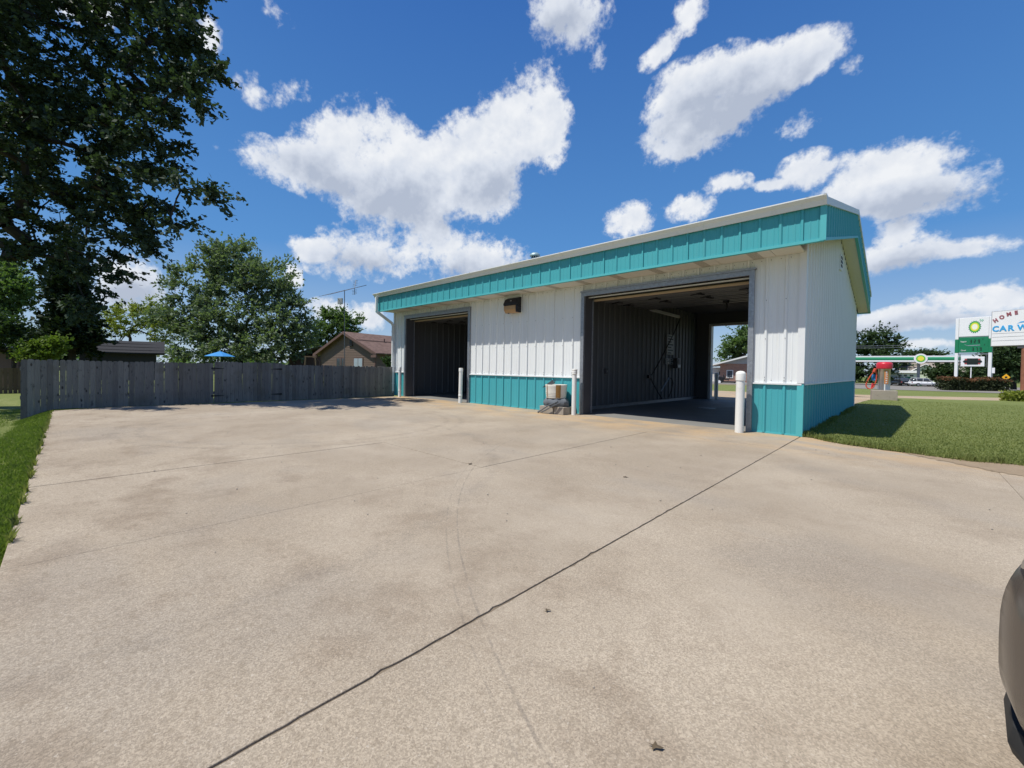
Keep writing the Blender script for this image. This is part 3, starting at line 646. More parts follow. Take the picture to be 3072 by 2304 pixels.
    panel_run('ceiling_panel', lambda a, o, z: (z, a, 3.515-o), .16, DEPTH-.16, XL+.16, -8.36, M['liner'], cl, phase=.1, minor=False)
    # ---- roof
    x0, x1 = XL-OVX-.03, OVX+.03; y0, y1 = -OVY-.02, 2*RIDGE_Y+OVY+.02
    zr = lambda y: ZG-.02+SLOPE*(OVY+min(y, 2*RIDGE_Y-y))
    rf = MB().prism([(y0, zr(y0)-.05), (RIDGE_Y, zr(RIDGE_Y)-.05), (y1, zr(y1)-.05), (y1, zr(y1)-.01), (RIDGE_Y, zr(RIDGE_Y)-.01), (y0, zr(y0)-.01)], 'x', x0, x1).build('roof', M['roof_metal'], BLD)
    for sgn, ya, yb in ((1, y0, RIDGE_Y), (-1, RIDGE_Y, y1)):
        k = x0+.15; m = MB()
        while k < x1: m.bar((k, ya, zr(ya)+.006), (k, yb, zr(yb)+.006), .04, .03); k += RIB
        m.build('roof_ribs', M['roof_metal'], rf)
    MB().prism([(RIDGE_Y-.2, zr(RIDGE_Y-.2)+.02), (RIDGE_Y, zr(RIDGE_Y)+.03), (RIDGE_Y+.2, zr(RIDGE_Y+.2)+.02), (RIDGE_Y+.2, zr(RIDGE_Y+.2)+.03), (RIDGE_Y, zr(RIDGE_Y)+.045), (RIDGE_Y-.2, zr(RIDGE_Y-.2)+.03)], 'x', x0, x1).build('ridge_cap', M['roof_metal'], rf)
    # roof ventilator on the ridge
    vc = (-10.16, RIDGE_Y, zr(RIDGE_Y))
    vt = MB().lathe([(.13, -.1), (.13, .50), (.215, .505), (.215, .525), (.145, .58), (.145, .69), (.19, .71), (.222, .70), (.222, .715), (.20, .77), (.13, .82), (.0, .835)], 28, vc).build('ventilator', M['teal_vent'], rf, smooth=True)
    MB().lathe([(.148, .60), (.148, .675)], 28, vc).build('ventilator_slot', M['black_metal'], vt)
    st = MB()
    for k in range(10):
        a = 2*math.pi*k/10; st.box(vc[0]+.15*math.cos(a)-.012, vc[0]+.15*math.cos(a)+.012, vc[1]+.15*math.sin(a)-.012, vc[1]+.15*math.sin(a)+.012, vc[2]+.59, vc[2]+.685)
    st.build('ventilator_strut', M['teal_vent'], vt)
    # ---- eaves front and back: fascia, soffit, gutter
    for front in (True, False):
        yy = -OVY if front else 2*RIDGE_Y+OVY; s = -1 if front else 1; wy = -.002 if front else DEPTH+.002
        fa = MB().box(XL-OVX, OVX, min(yy-s*.01, yy-s*.04), max(yy-s*.01, yy-s*.04), ZS-.0, ZF+.12).build('fascia', M['liner'], BLD)
        panel_run('fascia_panel', lambda a, o, z: (a, yy+s*o, z), XL-OVX, OVX, ZS+.02, ZF+.06, M['teal_steel'], fa, h=.022)
        MB().box(XL-OVX, OVX, min(yy+s*.026, yy-s*.05), max(yy+s*.026, yy-s*.05), ZS-.028, ZS+.018).build('fascia_trim', M['teal_trim'], fa)
        sf = MB().box(XL, .0, min(yy-s*.051, wy), max(yy-s*.051, wy), ZS-.012, ZS-.002).build('soffit', M['soffit'], BLD)
        x = XL+.03
        while x < -.05 and front:
            b = min(x+3*RIB, -.002)
            MB().box(x+.004, b-.004, yy+.052, wy-.014, ZS-.022, ZS-.0125).build('soffit_panel', M['soffit'], sf)
            for q in (.55, .76):
                if x+q+.16 < b: MB().box(x+q, x+q+.165, yy+.053, wy-.015, ZS-.026, ZS-.0225).build('soffit_vent', M['soffit_vent'], sf)
            x = b
        if front:
            gp = [(yy-.028, ZF+.005), (yy-.055, ZF+.003), (yy-.085, ZF+.075), (yy-.100, ZF+.085), (yy-.140, ZG-.018), (yy-.150, ZG-.012), (yy-.150, ZG+.006), (yy-.136, ZG+.006), (yy-.09, ZF+.10), (yy-.06, ZF+.03), (yy-.04, ZF+.02), (yy-.04, ZG-.01), (yy-.028, ZG-.01)]
            gt = MB().prism(gp, 'x', XL-OVX-.06, OVX).build('gutter', M['white_trim'], BLD)
            MB().prism([(yy-.028, ZF+.002), (yy-.056, ZF), (yy-.088, ZF+.075), (yy-.145, ZG-.018), (yy-.152, ZG+.008), (yy-.0, ZG+.008), (yy-.0, ZF+.002)], 'x', OVX+.001, OVX+.036).build('gutter_end', M['white_trim'], gt)
            for gx in np.arange(XL+.4, OVX, 1.62): MB().prism([(yy-.057, ZF), (yy-.090, ZF+.075), (yy-.144, ZG-.018), (yy-.154, ZG+.009), (yy-.13, ZG+.009), (yy-.045, ZF+.003)], 'x', gx, gx+.05).build('gutter_seam', M['white_trim'], gt)
    # ---- rakes on both gables
    for s, xw in ((1, 0.), (-1, XL)):
        xo = xw+s*OVX
        lo = lambda y: ZS+SLOPE*(OVY+min(y, 2*RIDGE_Y-y)); hi = lambda y: ZF+.03+SLOPE*(OVY+min(y, 2*RIDGE_Y-y)); hh = lambda y: ZG+.005+SLOPE*(OVY+min(y, 2*RIDGE_Y-y))
        lo2 = lambda y: lo(y)+.02
        back = MB()
        for ya, yb in ((-OVY, RIDGE_Y), (RIDGE_Y, 2*RIDGE_Y+OVY)):
            back.prism([(ya, lo(ya)), (yb, lo(yb)), (yb, hh(yb)-.03), (ya, hh(ya)-.03)], 'x', xo-s*.03, xo-s*.008)
        rk = back.build('rake_board', M['liner'], BLD)
        for ya, yb in ((-OVY-.02, RIDGE_Y), (RIDGE_Y, 2*RIDGE_Y+OVY+.02)):
            panel_run('rake_panel', lambda a, o, z: (xo+s*(o-.004), a, z), ya, yb, lo2, hi, M['teal_steel'], rk, phase=.09, h=.022)
            MB().prism([(ya, lo(ya)-.025), (yb, lo(yb)-.025), (yb, lo(yb)+.024), (ya, lo(ya)+.024)], 'x', xo-s*.04, xo+s*.024).build('rake_trim', M['teal_trim'], rk)
            MB().prism([(ya, hi(ya)-.01), (yb, hi(yb)-.01), (yb, hh(yb)), (ya, hh(ya))], 'x', xo-s*.02, xo+s*.034).build('rake_flashing', M['white_trim'], rk)
            MB().prism([(ya, lo(ya)-.012), (yb, lo(yb)-.012), (yb, lo(yb)-.002), (ya, lo(ya)-.002)], 'x', xw+s*.03, xo-s*.041).build('rake_soffit', M['soffit'], rk)
        MB().box(min(xo-s*.05, xo+s*.03), max(xo-s*.05, xo+s*.03), -OVY-.028, -OVY-.021, ZS-.02, ZF+.03).build('corner_cap', M['teal_trim'], rk)
    # ---- downspout at the left end
    dx = XL-.14; dsp = MB()
    path = [(dx, -.70, ZF+.01), (dx, -.70, ZS-.02), (XL+.02, -.12, 2.78), (XL+.03, -.085, 2.68), (XL+.03, -.085, .16), (XL-.02, -.12, .07), (XL-.16, -.30, .035)]
    for a, b in zip(path[:-1], path[1:]): dsp.bar(a, b, .075, .095, up=(0, 1, 0) if abs(b[2]-a[2]) > .5 else (0, 0, 1))
    ds = dsp.build('downspout', M['white_trim'], BLD, bevel=.008)
    for z in (2.45, 1.3, .45): MB().box(XL-.02, XL+.08, -.14, -.03, z, z+.03).build('downspout_strap', M['white_trim'], ds)
build_carwash()

# things fixed to or standing by the building
def wall_light():
    r = empty('wall_light', (-6.81, 0, 2.9), label='boxy wall pack light with amber lens under the eave between the bays', cat='wall light')
    MB().box(-.25, .25, -.055, -.032, -.22, .34).build('mounting_plate', M['white_trim'], r)
    hd = MB().prism([(-.056, .21), (-.056, -.02), (-.26, -.02), (-.27, .03), (-.20, .16), (-.10, .21)], 'x', -.255, .255).build('housing', M['black_metal'], r, bevel=.012)
    MB().box(.20, .255, -.24, -.057, -.22, -.021).build('side_frame', M['black_metal'], r, bevel=.01)
    MB().prism([(-.057, -.022), (-.25, -.022), (-.25, -.14), (-.18, -.225), (-.057, -.225)], 'x', -.25, .198).build('lens', M['lens'], r, bevel=.012)
    MB().tube([(.05, -.262, .10), (.05, -.28, .095)], .018, 10).build('photocell', M['galv'], r)
    MB().tube([(-.12, -.18, -.225), (-.12, -.18, -.245)], .02, 8).build('knob', M['black_metal'], r)
wall_light()
def bollard(x, y, h, r, label, style, lean=(0, 0)):
    o = empty('bollard', (x, y, 0), label=label, cat='bollard', group='bollards guarding the bay doors'); o.rotation_euler = (lean[1], lean[0], 0)
    MB().lathe([(r, -.03), (r, h-.10)], 24).build('pipe', M['pvc'], o, smooth=True)
    rc = r*1.13
    if style == 'dome': pr = [(r*1.0, h-.17), (rc, h-.165), (rc, h-.05), (rc*.96, h-.03), (rc*.75, h-.006), (rc*.4, h+.006), (.001, h+.01)]
    elif style == 'ribbed': pr = [(r*1.05, h-.13), (rc*1.04, h-.12), (rc*1.04, h-.095), (rc*.99, h-.09), (rc*1.05, h-.08), (rc*1.05, h-.045), (rc*1.0, h-.04), (rc*1.08, h-.03), (rc*1.08, h-.005), (rc*.95, h+.004), (.001, h+.006)]
    else: pr = [(r*1.0, h-.115), (rc, h-.11), (rc, h-.02), (rc*.92, h), (.001, h+.002)]
    MB().lathe(pr, 24).build('cap', M['pvc'], o, smooth=True)
    if style in ('flat', 'coupled'): MB().lathe([(r, .20), (r*1.07, .205), (r*1.07, .26), (r, .265)], 24).build('coupling', M['pvc'], o, smooth=True)
bollard(-12.30, -.34, 1.10, .052, 'thin white bollard beside the downspout at the left bay', 'coupled', (.0, 0))
bollard(-8.93, -.24, 1.10, .060, 'white bollard at the right edge of the left bay', 'coupled', (.012, .0))
bollard(-4.58, -.27, 1.115, .056, 'white bollard with ribbed cap beside the plastic tub', 'ribbed', (.004, 0))
bollard(-.89, -.31, 1.12, .073, 'thick white domed bollard at the right edge of the right bay', 'dome', (.004, 0))
bollard(-4.42, 9.62, 1.08, .075, 'bollard at the rear doorway seen through the right bay', 'dome')
def tub():
    for i, (x0, x1, y0, y1, lab) in enumerate(((-5.42, -5.0, -.56, -.10, 'left concrete block under the plastic tub'), (-4.985, -4.70, -.53, -.09, 'right concrete block next to the ribbed bollard'))):
        b = MB().box(x0, x1, y0, y1, .0, .185).build('concrete_block', M['block'], None, bevel=.008); tag(b, lab, 'block', 'concrete blocks carrying the tub')
    # sagging cloth bag between blocks and tub
    m = MB(); n, k = 28, 9; V = []; F = []; r = random.Random(4)
    ph = [r.uniform(0, 6.28) for _ in range(6)]
    for j in range(k):
        t = j/(k-1)
        for i in range(n):
            a = 2*math.pi*i/n; rad = .285+.05*math.sin(t*3.14)-.03*t+.022*math.sin(5*a+ph[0]+t*2)+.016*math.sin(9*a+ph[1]-t*3)
            V.append((-5.06+rad*math.cos(a)*1.05, -.33+rad*math.sin(a)*.85, .187+.20*t+.012*math.sin(7*a+ph[2])))
    for j in range(k-1):
        for i in range(n): F.append((j*n+i, j*n+(i+1) % n, (j+1)*n+(i+1) % n, (j+1)*n+i))
    F.append(tuple(range((k-1)*n, k*n))); F.append(tuple(range(n))[::-1]); m.add(V, F)
    bag = m.build('cloth_bag', M['grey_cloth'], None, smooth=True); tag(bag, 'crumpled grey cloth bag squashed under the plastic tub', 'bag')
    ep = []
    pts = [(-4.82, -.60, .33), (-4.98, -.64, .25), (-5.12, -.65, .19), (-5.28, -.64, .09), (-5.42, -.62, .02), (-5.50, -.52, .02), (-5.48, -.42, .06)]
    MB().tube(pts, [.016, .014, .016, .014, .016, .02, .018], 8).tube([(-4.75, -.58, .30), (-4.95, -.625, .21), (-5.15, -.635, .10), (-5.3, -.63, .03)], [.014, .012, .014, .012], 8).build('trailing_strap', M['grey_cloth'], bag, smooth=True)
    t = empty('plastic_tub', (-5.07, -.34, .385), label='round off-white plastic tub with rusty strap on concrete blocks', cat='tub')
    pr = [(.225, .0), (.245, .01), (.252, .06), (.256, .062), (.256, .072), (.253, .074), (.258, .10), (.262, .102), (.262, .112), (.258, .114), (.262, .14), (.266, .142), (.266, .152), (.262, .154), (.266, .25), (.272, .29), (.276, .325), (.27, .34), (.25, .34), (.245, .315), (.001, .31)]
    MB().lathe(pr, 40).build('shell', M['plastic_tub'], t, smooth=True)
    def strap(a, w, name):
        m = MB()
        for q in range(6):
            a0 = a-w/2+w*q/6; a1 = a-w/2+w*(q+1)/6; R0 = lambda z: .262+.018*z/.33
            m.add([((R0(.02))*math.cos(a0), R0(.02)*math.sin(a0), .02), (R0(.02)*math.cos(a1), R0(.02)*math.sin(a1), .02), (R0(.34)*math.cos(a1), R0(.34)*math.sin(a1), .335), (R0(.34)*math.cos(a0), R0(.34)*math.sin(a0), .335)], [(0, 1, 2, 3)])
        m.build(name, M['rust'], t)
    strap(R(-42), R(26), 'rusty_strap'); strap(R(-108), R(4), 'rusty_strap')
    m = MB(); V = []; n = 14
    for j in range(6):
        for i in range(n):
            a = math.pi*i/(n-1); V.append((-.19+.19*math.cos(a)*(1-j*.16)+.04*j, .0+.12*math.sin(a)*(1-j*.18)-.10, .345+.05*math.sin(j*.5+i*.4)+.022*j-.05*(i/n)))
    m.add(V, [(j*n+i, j*n+i+1, (j+1)*n+i+1, (j+1)*n+i) for j in range(5) for i in range(n-1)]).build('torn_cover', M['grey_cloth'], t, smooth=True)
tub()
# equipment inside the right bay, on its left wall (x = -5.08)
def bay_gear():
    xw = -5.075
    l = empty('tube_light', (xw, 5.95, 3.18), label='long tube light on the dark left wall of the right bay', cat='light')
    MB().box(.0, .06, -1.24, 1.24, -.02, .05).build('housing', M['white_trim'], l); MB().tube([(.045, -1.2, -.035), (.045, 1.2, -.035)], .02, 8).build('tube', M['sign_white'], l)
    h = empty('wash_hose', (xw, 6.0, 0), label='black pressure hose hanging in the right bay with its wand', cat='hose')
    MB().tube([(.25, .75, 3.07), (.22, .3, 2.5), (.16, -.5, 1.65), (.10, -1.0, 1.12), (.08, -1.25, .92), (.09, -1.1, .72), (.12, -.7, .36), (.14, -.42, .14)], .018, 7).build('hose', M['black_rubber'], h)
    MB().tube([(.12, -.5, .40), (.08, .26, .87)], .024, 7).build('wand_holder', M['galv'], h)
    MB().tube([(.10, .26, .87), (.12, .42, .84), (.13, .52, .66), (.12, .40, .40), (.12, .2, .18)], .016, 7).build('hose_loop', M['black_rubber'], h)
    MB().box(.01, .09, -1.34, -1.16, .86, .98).build('hose_bracket', M['black_metal'], h)
    def board(name, y0, y1, z0, z1, lab, rows):
        b = empty(name, (xw+.012, y0, z0), label=lab, cat='sign'); MB().box(0, .02, 0, y1-y0, 0, z1-z0).build('board', M['paper'], b)
        m = MB()
        for k in range(rows):
            z = (z1-z0)*(k+.6)/(rows+.2); m.box(.0205, .023, (y1-y0)*.12, (y1-y0)*(.88 if k % 2 else .62), z-.022, z+.022)
        m.build('print', M['digit'], b)
    board('instruction_board', 6.16, 6.76, 1.72, 2.45, 'tall instruction board on the right bay wall', 7)
    board('notice_board', 6.08, 6.40, 1.37, 1.58, 'small notice left of the coin box in the right bay', 3)
    board('notice_board', 6.45, 6.74, 1.37, 1.58, 'small notice touching the coin box in the right bay', 3)
    c = empty('coin_box', (xw+.01, 6.95, 1.23), label='steel coin box on the left wall of the right bay', cat='coin box')
    MB().box(0, .16, -.17, .17, 0, .38).build('cabinet', M['dark_galv'], c, bevel=.01); MB().box(.161, .172, -.11, .11, .16, .33).build('face_plate', M['black_metal'], c); MB().box(.161, .17, -.1, .1, .03, .12).build('coin_slot_plate', M['galv'], c)
    s = empty('switch_box', (xw+.01, 1.96, 1.0), label='small switch box near the front of the right bay wall', cat='switch'); MB().box(0, .06, -.05, .05, 0, .16).build('box', M['dark_galv'], s); MB().box(.061, .075, -.01, .01, .05, .10).build('lever', M['galv'], s)
    b = empty('ceiling_boom', (-2.12, 2.9, 3.5), label='dark hose boom hanging from the ceiling of the right bay', cat='boom')
    MB().tube([(0, 0, 0), (0, 0, -.55)], .03, 8).build('stem', M['black_metal'], b); MB().lathe([(.07, -.62), (.08, -.56), (.08, -.5), (.05, -.47)], 12).build('swivel', M['black_metal'], b); MB().bar((-.1, 0, -.02), (.3, .0, -.06), .06, .05).build('bracket', M['black_metal'], b); MB().tube([(0, 0, -.6), (.02, .02, -.72), (-.02, .05, -.78)], .02, 6).build('hose_end', M['black_rubber'], b)
    d = MB().box(-.25, .25, -.15, .15, -.01, .012).build('floor_drain', M['galv'], None); d.location = (-3.1, 4.6, .004); tag(d, 'flat metal drain cover on the right bay floor', 'drain')
bay_gear()
# dry leaves and specks lying on the concrete
def leaf_litter():
    for i, (px, py, a, s) in enumerate(((1965, 2245, 0.6, .02), (1410, 1393, 2.1, .035), (1875, 1432, .3, .03), (1640, 1835, 1.2, .016))):
        g = gnd(px, py); n = 9; V = [(0, 0, .006)]
        for k in range(n):
            t = 2*math.pi*k/n; rr = s*(1.0 if k % 2 == 0 else .48)*(1.3 if k == 0 else 1.); V.append((rr*math.cos(t), rr*.75*math.sin(t), .002+.006*((k*7) % 3)/3))
        o = MB().add(V, [(0, 1+k, 1+(k+1) % n) for k in range(n)]).build('fallen_leaf', M['dry_leaf']); o.location = (g[0], g[1], .004); o.rotation_euler = (0, 0, a)
        tag(o, ['dry brown leaf lying in the foreground right of the long joint', 'dry leaf on the concrete in front of the middle wall', 'dry leaf on the concrete in front of the right bay', 'tiny leaf left of the long joint'][i], 'leaf', 'dry leaves on the concrete')
    r = random.Random(12); m = MB()
    for k in range(170):
        x = r.uniform(-12, 3); y = r.uniform(-8.6, -.2); s = r.uniform(.003, .011); m.lathe([(s*.6, .0), (s, s*.4), (s*.5, s*.8)], 5, (x, y, .003))
    tag(m.build('pebbles', M['block']), 'small pebbles and grit scattered over the concrete', 'pebbles', kind='stuff')
leaf_litter()

# ------------------------------------------------------------------ fences
def picket_mesh(w, h, ear=.022, t=.018):
    return MB().prism([(-w/2, 0), (w/2, 0), (w/2, h-ear), (w/2-ear, h), (-w/2+ear, h), (-w/2, h-ear)], 'y', -t/2, t/2)
def side_fence():
    fx = -13.2; r = random.Random(21)
    f = empty('picket_fence', (fx, -4.8, 0), label='dark weathered dog-eared picket fence running up to the car wash', cat='fence')
    g = empty('fence_gate', (fx, -4.97, 0), label='dark picket gate with black strap hinges in the fence', cat='gate')
    meshes = {}
    y = -9.44; i = 0
    while y < .02:
        gate = -5.92 < y < -4.03; bot = float(tz(fx, y))-.03; hz = 1.135-.03*min(1, (y+9.8)/9)+r.uniform(-.012, .012)
        key = (round((hz-bot), 2)); w = (.0995 if y < -6.2 else .0972)+r.choice((-.002, 0, .001))
        kk = (key, round(w, 3))
        if kk not in meshes: meshes[kk] = picket_mesh(w, key).mesh('picket', M['fence'])
        par = g if gate else f; o = bpy.data.objects.new('picket', meshes[kk]); COL.objects.link(o); o.parent = par
        o.location = (r.uniform(-.004, .004), y-par.location[1], bot+(.05 if gate else 0)); o.rotation_euler = (r.uniform(-.004, .004), r.uniform(-.006, .006), math.pi/2)
        y += .1005 if not -5.95 < y < -5.85 else .115; i += 1
    for z in (.22, .88):
        for a, b, par in ((-9.5, -5.95, f), (-4.02, .02, f), (-5.9, -4.05, g)):
            MB().box(-.055, -.016, a-par.location[1], b-par.location[1], z, z+.085).build('rail', M['fence'], par)
    for py in (-9.44, -7.8, -5.97, -4.0, -2.1, -.1):
        MB().box(-.15, -.058, py-.045+4.8, py+.045+4.8, -.3, 1.08).build('post', M['fence'], f)
    for z in (.97, .18):
        MB().prism([(-5.93+4.97, z-.022), (-5.90+4.97, z-.03), (-5.86+4.97, z-.022), (-5.62+4.97, z-.006), (-5.62+4.97, z+.006), (-5.86+4.97, z+.022), (-5.90+4.97, z+.03), (-5.93+4.97, z+.022)], 'x', .012, .02).build('strap_hinge', M['black_metal'], g)
        MB().prism([(-4.06+4.97, z-.022), (-4.10+4.97, z-.03), (-4.14+4.97, z-.022), (-4.38+4.97, z-.006), (-4.38+4.97, z+.006), (-4.14+4.97, z+.022), (-4.10+4.97, z+.03), (-4.06+4.97, z+.022)], 'x', .012, .02).build('strap_hinge', M['black_metal'], g)
side_fence()
def neighbour_fence():
    a = at(-60, 1184, 20.); b = at(75, 1184, 21.); zb = -.62; f = empty('board_fence', (b[0], b[1], 0), label='brown board fence at the far left edge', cat='fence')
    d = Vector((b[0]-a[0], b[1]-a[1], 0)); n = int(d.length/.15); ang = math.atan2(d.y, d.x); me = picket_mesh(.142, 1.36, .005).mesh('board', M['brown_fence'])
    for i in range(n+1):
        o = bpy.data.objects.new('board', me); COL.objects.link(o); o.parent = f; p = Vector((a[0], a[1], 0))+d*(i/n); o.location = (p.x-b[0], p.y-b[1], zb); o.rotation_euler = (0, 0, ang)
    for z in (-.3, .5): MB().bar((a[0]-b[0], a[1]-b[1], z), (0, 0, z), .04, .09).build('rail', M['brown_fence'], f).location = (-.04, .03, 0)
neighbour_fence()

# ------------------------------------------------------------------ trees
def tree(name, base, trunk_h, ells, nclus, nleaf, lsize, crad, m, label, group=None, trunk_r=.2, droop=.0, seed=1, lean=None, bark='bark', fill=.45, cat='tree', flat=.6):
    """crown = leaf clusters filling a union of ellipsoids, joined by a branching skeleton (pipe model)"""
    g = np.random.default_rng(seed); base = np.array(base, float); C = []
    vol = np.array([e[3]*e[4]*e[5] for e in ells])**.8; cnt = np.maximum(2, (nclus*vol/vol.sum()).astype(int))
    for e, n in zip(ells, cnt):
        v = g.normal(size=(n, 3)); v /= np.linalg.norm(v, axis=1)[:, None]; rr = g.uniform(fill, 1., n)**.7
        C.append(np.array(e[:3])+v*rr[:, None]*np.array(e[3:6]))
    C = np.concatenate(C); top = base+np.array([0, 0, trunk_h]) if lean is None else base+np.array(lean)
    root = empty(name, tuple(base), label=label, cat=cat, group=group)
    # skeleton
    nodes = [base, base*.5+top*.5, top]; par = [-1, 0, 1]
    order = np.argsort(np.linalg.norm(C-top, axis=1))
    for ci in order:
        N = np.array(nodes); d = np.linalg.norm(N-C[ci], axis=1)+.35*np.maximum(0, N[:, 2]-C[ci][2]); d[0] += 99; d[1] += 2
        j = int(np.argmin(d)); q = nodes[j]; L = np.linalg.norm(C[ci]-q)
        if L > crad*2.6:
            mid = q*.5+C[ci]*.5+g.normal(size=3)*L*.07+np.array([0, 0, L*.06]); nodes.append(mid); par.append(j); j = len(nodes)-1
        nodes.append(C[ci]); par.append(j)
    n = len(nodes); w = np.ones(n)*.35
    for i in range(n-1, 0, -1): w[par[i]] += w[i]
    rad = trunk_r*np.sqrt(w/w[1]); m2 = MB()
    for i in range(1, n):
        p = par[i]; k = 8 if rad[i] > trunk_r*.4 else (5 if rad[i] > trunk_r*.12 else 3)
        r0 = max(rad[p] if p < 2 else min(rad[p], rad[i]*1.4), .006); r1 = max(rad[i], .005)
        if i == 1: r0 = trunk_r*1.25
        m2.tube([nodes[p], nodes[i]], [r0, r1], k, cap=False)
    t = m2.build('trunk', M[bark], root, smooth=True); t.location = tuple(-base)
    # leaves
    nc = len(C); NS = 9; sd = g.normal(size=(nc, NS, 3)); sd[:, :, 2] *= flat; sd /= np.linalg.norm(sd, axis=2)[:, :, None]
    out = C-top; out /= np.linalg.norm(out, axis=1)[:, None]+1e-6; sd += .55*out[:, None, :]; sl_ = crad*g.uniform(.9, 2.2, (nc, NS))*g.uniform(.7, 1.2, (nc, 1))
    pick = g.integers(0, NS, (nc, nleaf)); tt = g.uniform(.05, 1., (nc, nleaf)); ci = np.arange(nc)[:, None]
    dirs = sd[ci, pick]; q = dirs*(tt*sl_[ci, pick])[:, :, None]; q[:, :, 2] -= droop*crad*1.6*tt**2
    q += g.normal(size=q.shape)*crad*.15; P = (C[:, None, :]+q).reshape(-1, 3); dirs = dirs.reshape(-1, 3)
    a = g.normal(size=(len(P), 3))*.7+dirs; a[:, 2] -= .45*(droop > 0); a /= np.linalg.norm(a, axis=1)[:, None]
    nn = g.normal(size=(len(P), 3))*.75; nn[:, 2] += 1.; b = np.cross(nn, a); b /= np.linalg.norm(b, axis=1)[:, None]+1e-9
    s = lsize*g.uniform(.6, 1.3, len(P))[:, None]
    V = np.stack([P-a*s*.5, P+b*s*.36-a*s*.05, P+a*s*.6, P-b*s*.36-a*s*.05], 1).reshape(-1, 3)-base; F = np.arange(len(P)*4).reshape(-1, 4)
    link('crown', npmesh('crown', V, F, m), root); return root
def E_(px, py, rx, ry, depth, rz=None):
    c = at(px, py, depth); k = depth/FPX; r = rx*k; d = rz if rz else min(rx, ry)*k*1.1
    # ellipsoid axes: world aligned; the across-view radius is shared between x and y
    return (c[0], c[1], c[2], max(r*.72, d*.72), max(r*.72, d*.72), ry*k)
def trees():
    # big maple overhanging on the left
    b = at(-190, 1100, 14.0); b[2] = -.3
    ells = [E_(150,190,300,200,11.62), E_(470,150,170,165,10.95), E_(560,150,90,150,10.65), E_(520,290,110,70,10.65), E_(450,400,170,120,10.95), E_(230,480,250,190,11.55), E_(590,570,105,34,10.20), E_(470,560,110,80,10.80),
            E_(330,660,150,110,11.10), E_(420,680,70,60,10.80), E_(235,840,85,130,12.00), E_(110,660,170,150,12.45), E_(300,790,90,70,11.55), E_(150,-160,380,200,11.62), E_(470,-90,220,130,11.25), E_(-220,300,330,420,12.38), E_(360,560,120,80,10.95), E_(640,590,55,18,9.98), E_(600,250,60,40,10.43), E_(640,230,30,16,10.35), E_(620,330,40,16,10.35), E_(540,650,60,40,10.50), E_(440,760,40,50,10.95), E_(-170,280,190,140,9.0)]
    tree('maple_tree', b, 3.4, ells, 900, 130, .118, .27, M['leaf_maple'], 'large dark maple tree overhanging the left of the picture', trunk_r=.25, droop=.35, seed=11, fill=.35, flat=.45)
    # dark fir-like mass and other trees at the left edge
    def place(px, depth, zb=-.2):
        p = at(px, 1100, depth); p[2] = zb; return p
    K = 60/44
    tree('fir_tree', place(215, 24), 2., [E_(215,1010,85,70,24), E_(210,930,70,90,24), E_(205,840,48,90,24), E_(205,760,28,60,24)], 260, 120, .22, .36, M['leaf_fir'], 'dark conical evergreen tree beyond the left end of the fence', trunk_r=.18, seed=3, fill=.1, cat='tree')
    tree('yard_tree', place(30, 27), 3., [E_(20,900,60,70,27), E_(60,880,55,50,27), E_(-30,850,80,90,27), E_(10,830,60,40,27)], 110, 90, .20, .42, M['leaf_green'], 'green tree at the very left edge behind the brown fence', trunk_r=.16, seed=5)
    tree('dark_bush', place(40, 25), .8, [E_(20,1010,90,60,25), E_(90,1030,60,50,25), E_(-40,990,80,70,25)], 120, 90, .16, .36, M['leaf_dark'], 'dark overgrown bush at the left edge behind the brown fence', trunk_r=.08, seed=6, fill=.1, cat='bush')
    tree('bright_bush', place(130, 21), .5, [E_(130,1058,42,34,21), E_(100,1070,34,24,21), E_(160,1050,22,34,21)], 110, 90, .13, .22, M['leaf_bright'], 'bright yellow-green bush left of the dark shed', trunk_r=.06, seed=8, fill=.1, cat='bush')
    # silvery tree in the middle distance
    ash = [E_(700,800,120,75,60), E_(600,850,110,70,60), E_(800,850,110,60,60), E_(560,950,120,70,59), E_(700,950,140,90,59), E_(840,960,105,75,59), E_(640,1040,160,50,58), E_(800,1040,130,50,58), E_(900,1000,50,60,59), E_(690,785,60,24,60), E_(860,880,60,50,60)]
    tree('silver_tree', place(720, 60), 4.2, ash, 440, 95, .40, .95, M['leaf_ash'], 'broad grey-green tree left of the brown house', trunk_r=.4, seed=14, fill=.35, flat=.8)
    tree('yellow_tree', place(390, 74), 4.5, [E_(390,960,70,50,74), E_(330,1000,50,45,74), E_(440,940,60,40,74), E_(480,990,70,60,74), E_(350,960,40,35,74)], 150, 80, .30, .62, M['leaf_yellow'], 'yellowish tree above the dark shed roof', trunk_r=.22, seed=15)
    tree('round_tree', place(1010, 78), 5., [E_(1010,985,60,50,78), E_(970,1000,50,45,78), E_(1055,975,35,40,78), E_(1000,945,50,22,78), E_(960,1040,60,40,78), E_(1050,1030,40,40,78)], 190, 85, .36, .75, M['leaf_green'], 'rounded green tree behind the brown house', trunk_r=.35, seed=16)
    tree('dark_shrub', place(1160, 24), .5, [E_(1165,1085,16,14,24), E_(1175,1105,14,14,24)], 30, 60, .10, .16, M['leaf_dark'], 'small dark shrub behind the fence beside the car wash', trunk_r=.03, seed=17, fill=.1, cat='shrub')
    # beyond the building
    tree('street_tree', place(2235, 78, -1.), 4., [E_(2220,1040,55,35,78), E_(2250,1010,50,30,78), E_(2200,1060,40,22,78), E_(2290,1030,70,45,78), E_(2170,1078,22,14,78)], 130, 90, .42, .85, M['leaf_green'], 'leafy tree behind the brick house seen through the right bay', trunk_r=.3, seed=18)
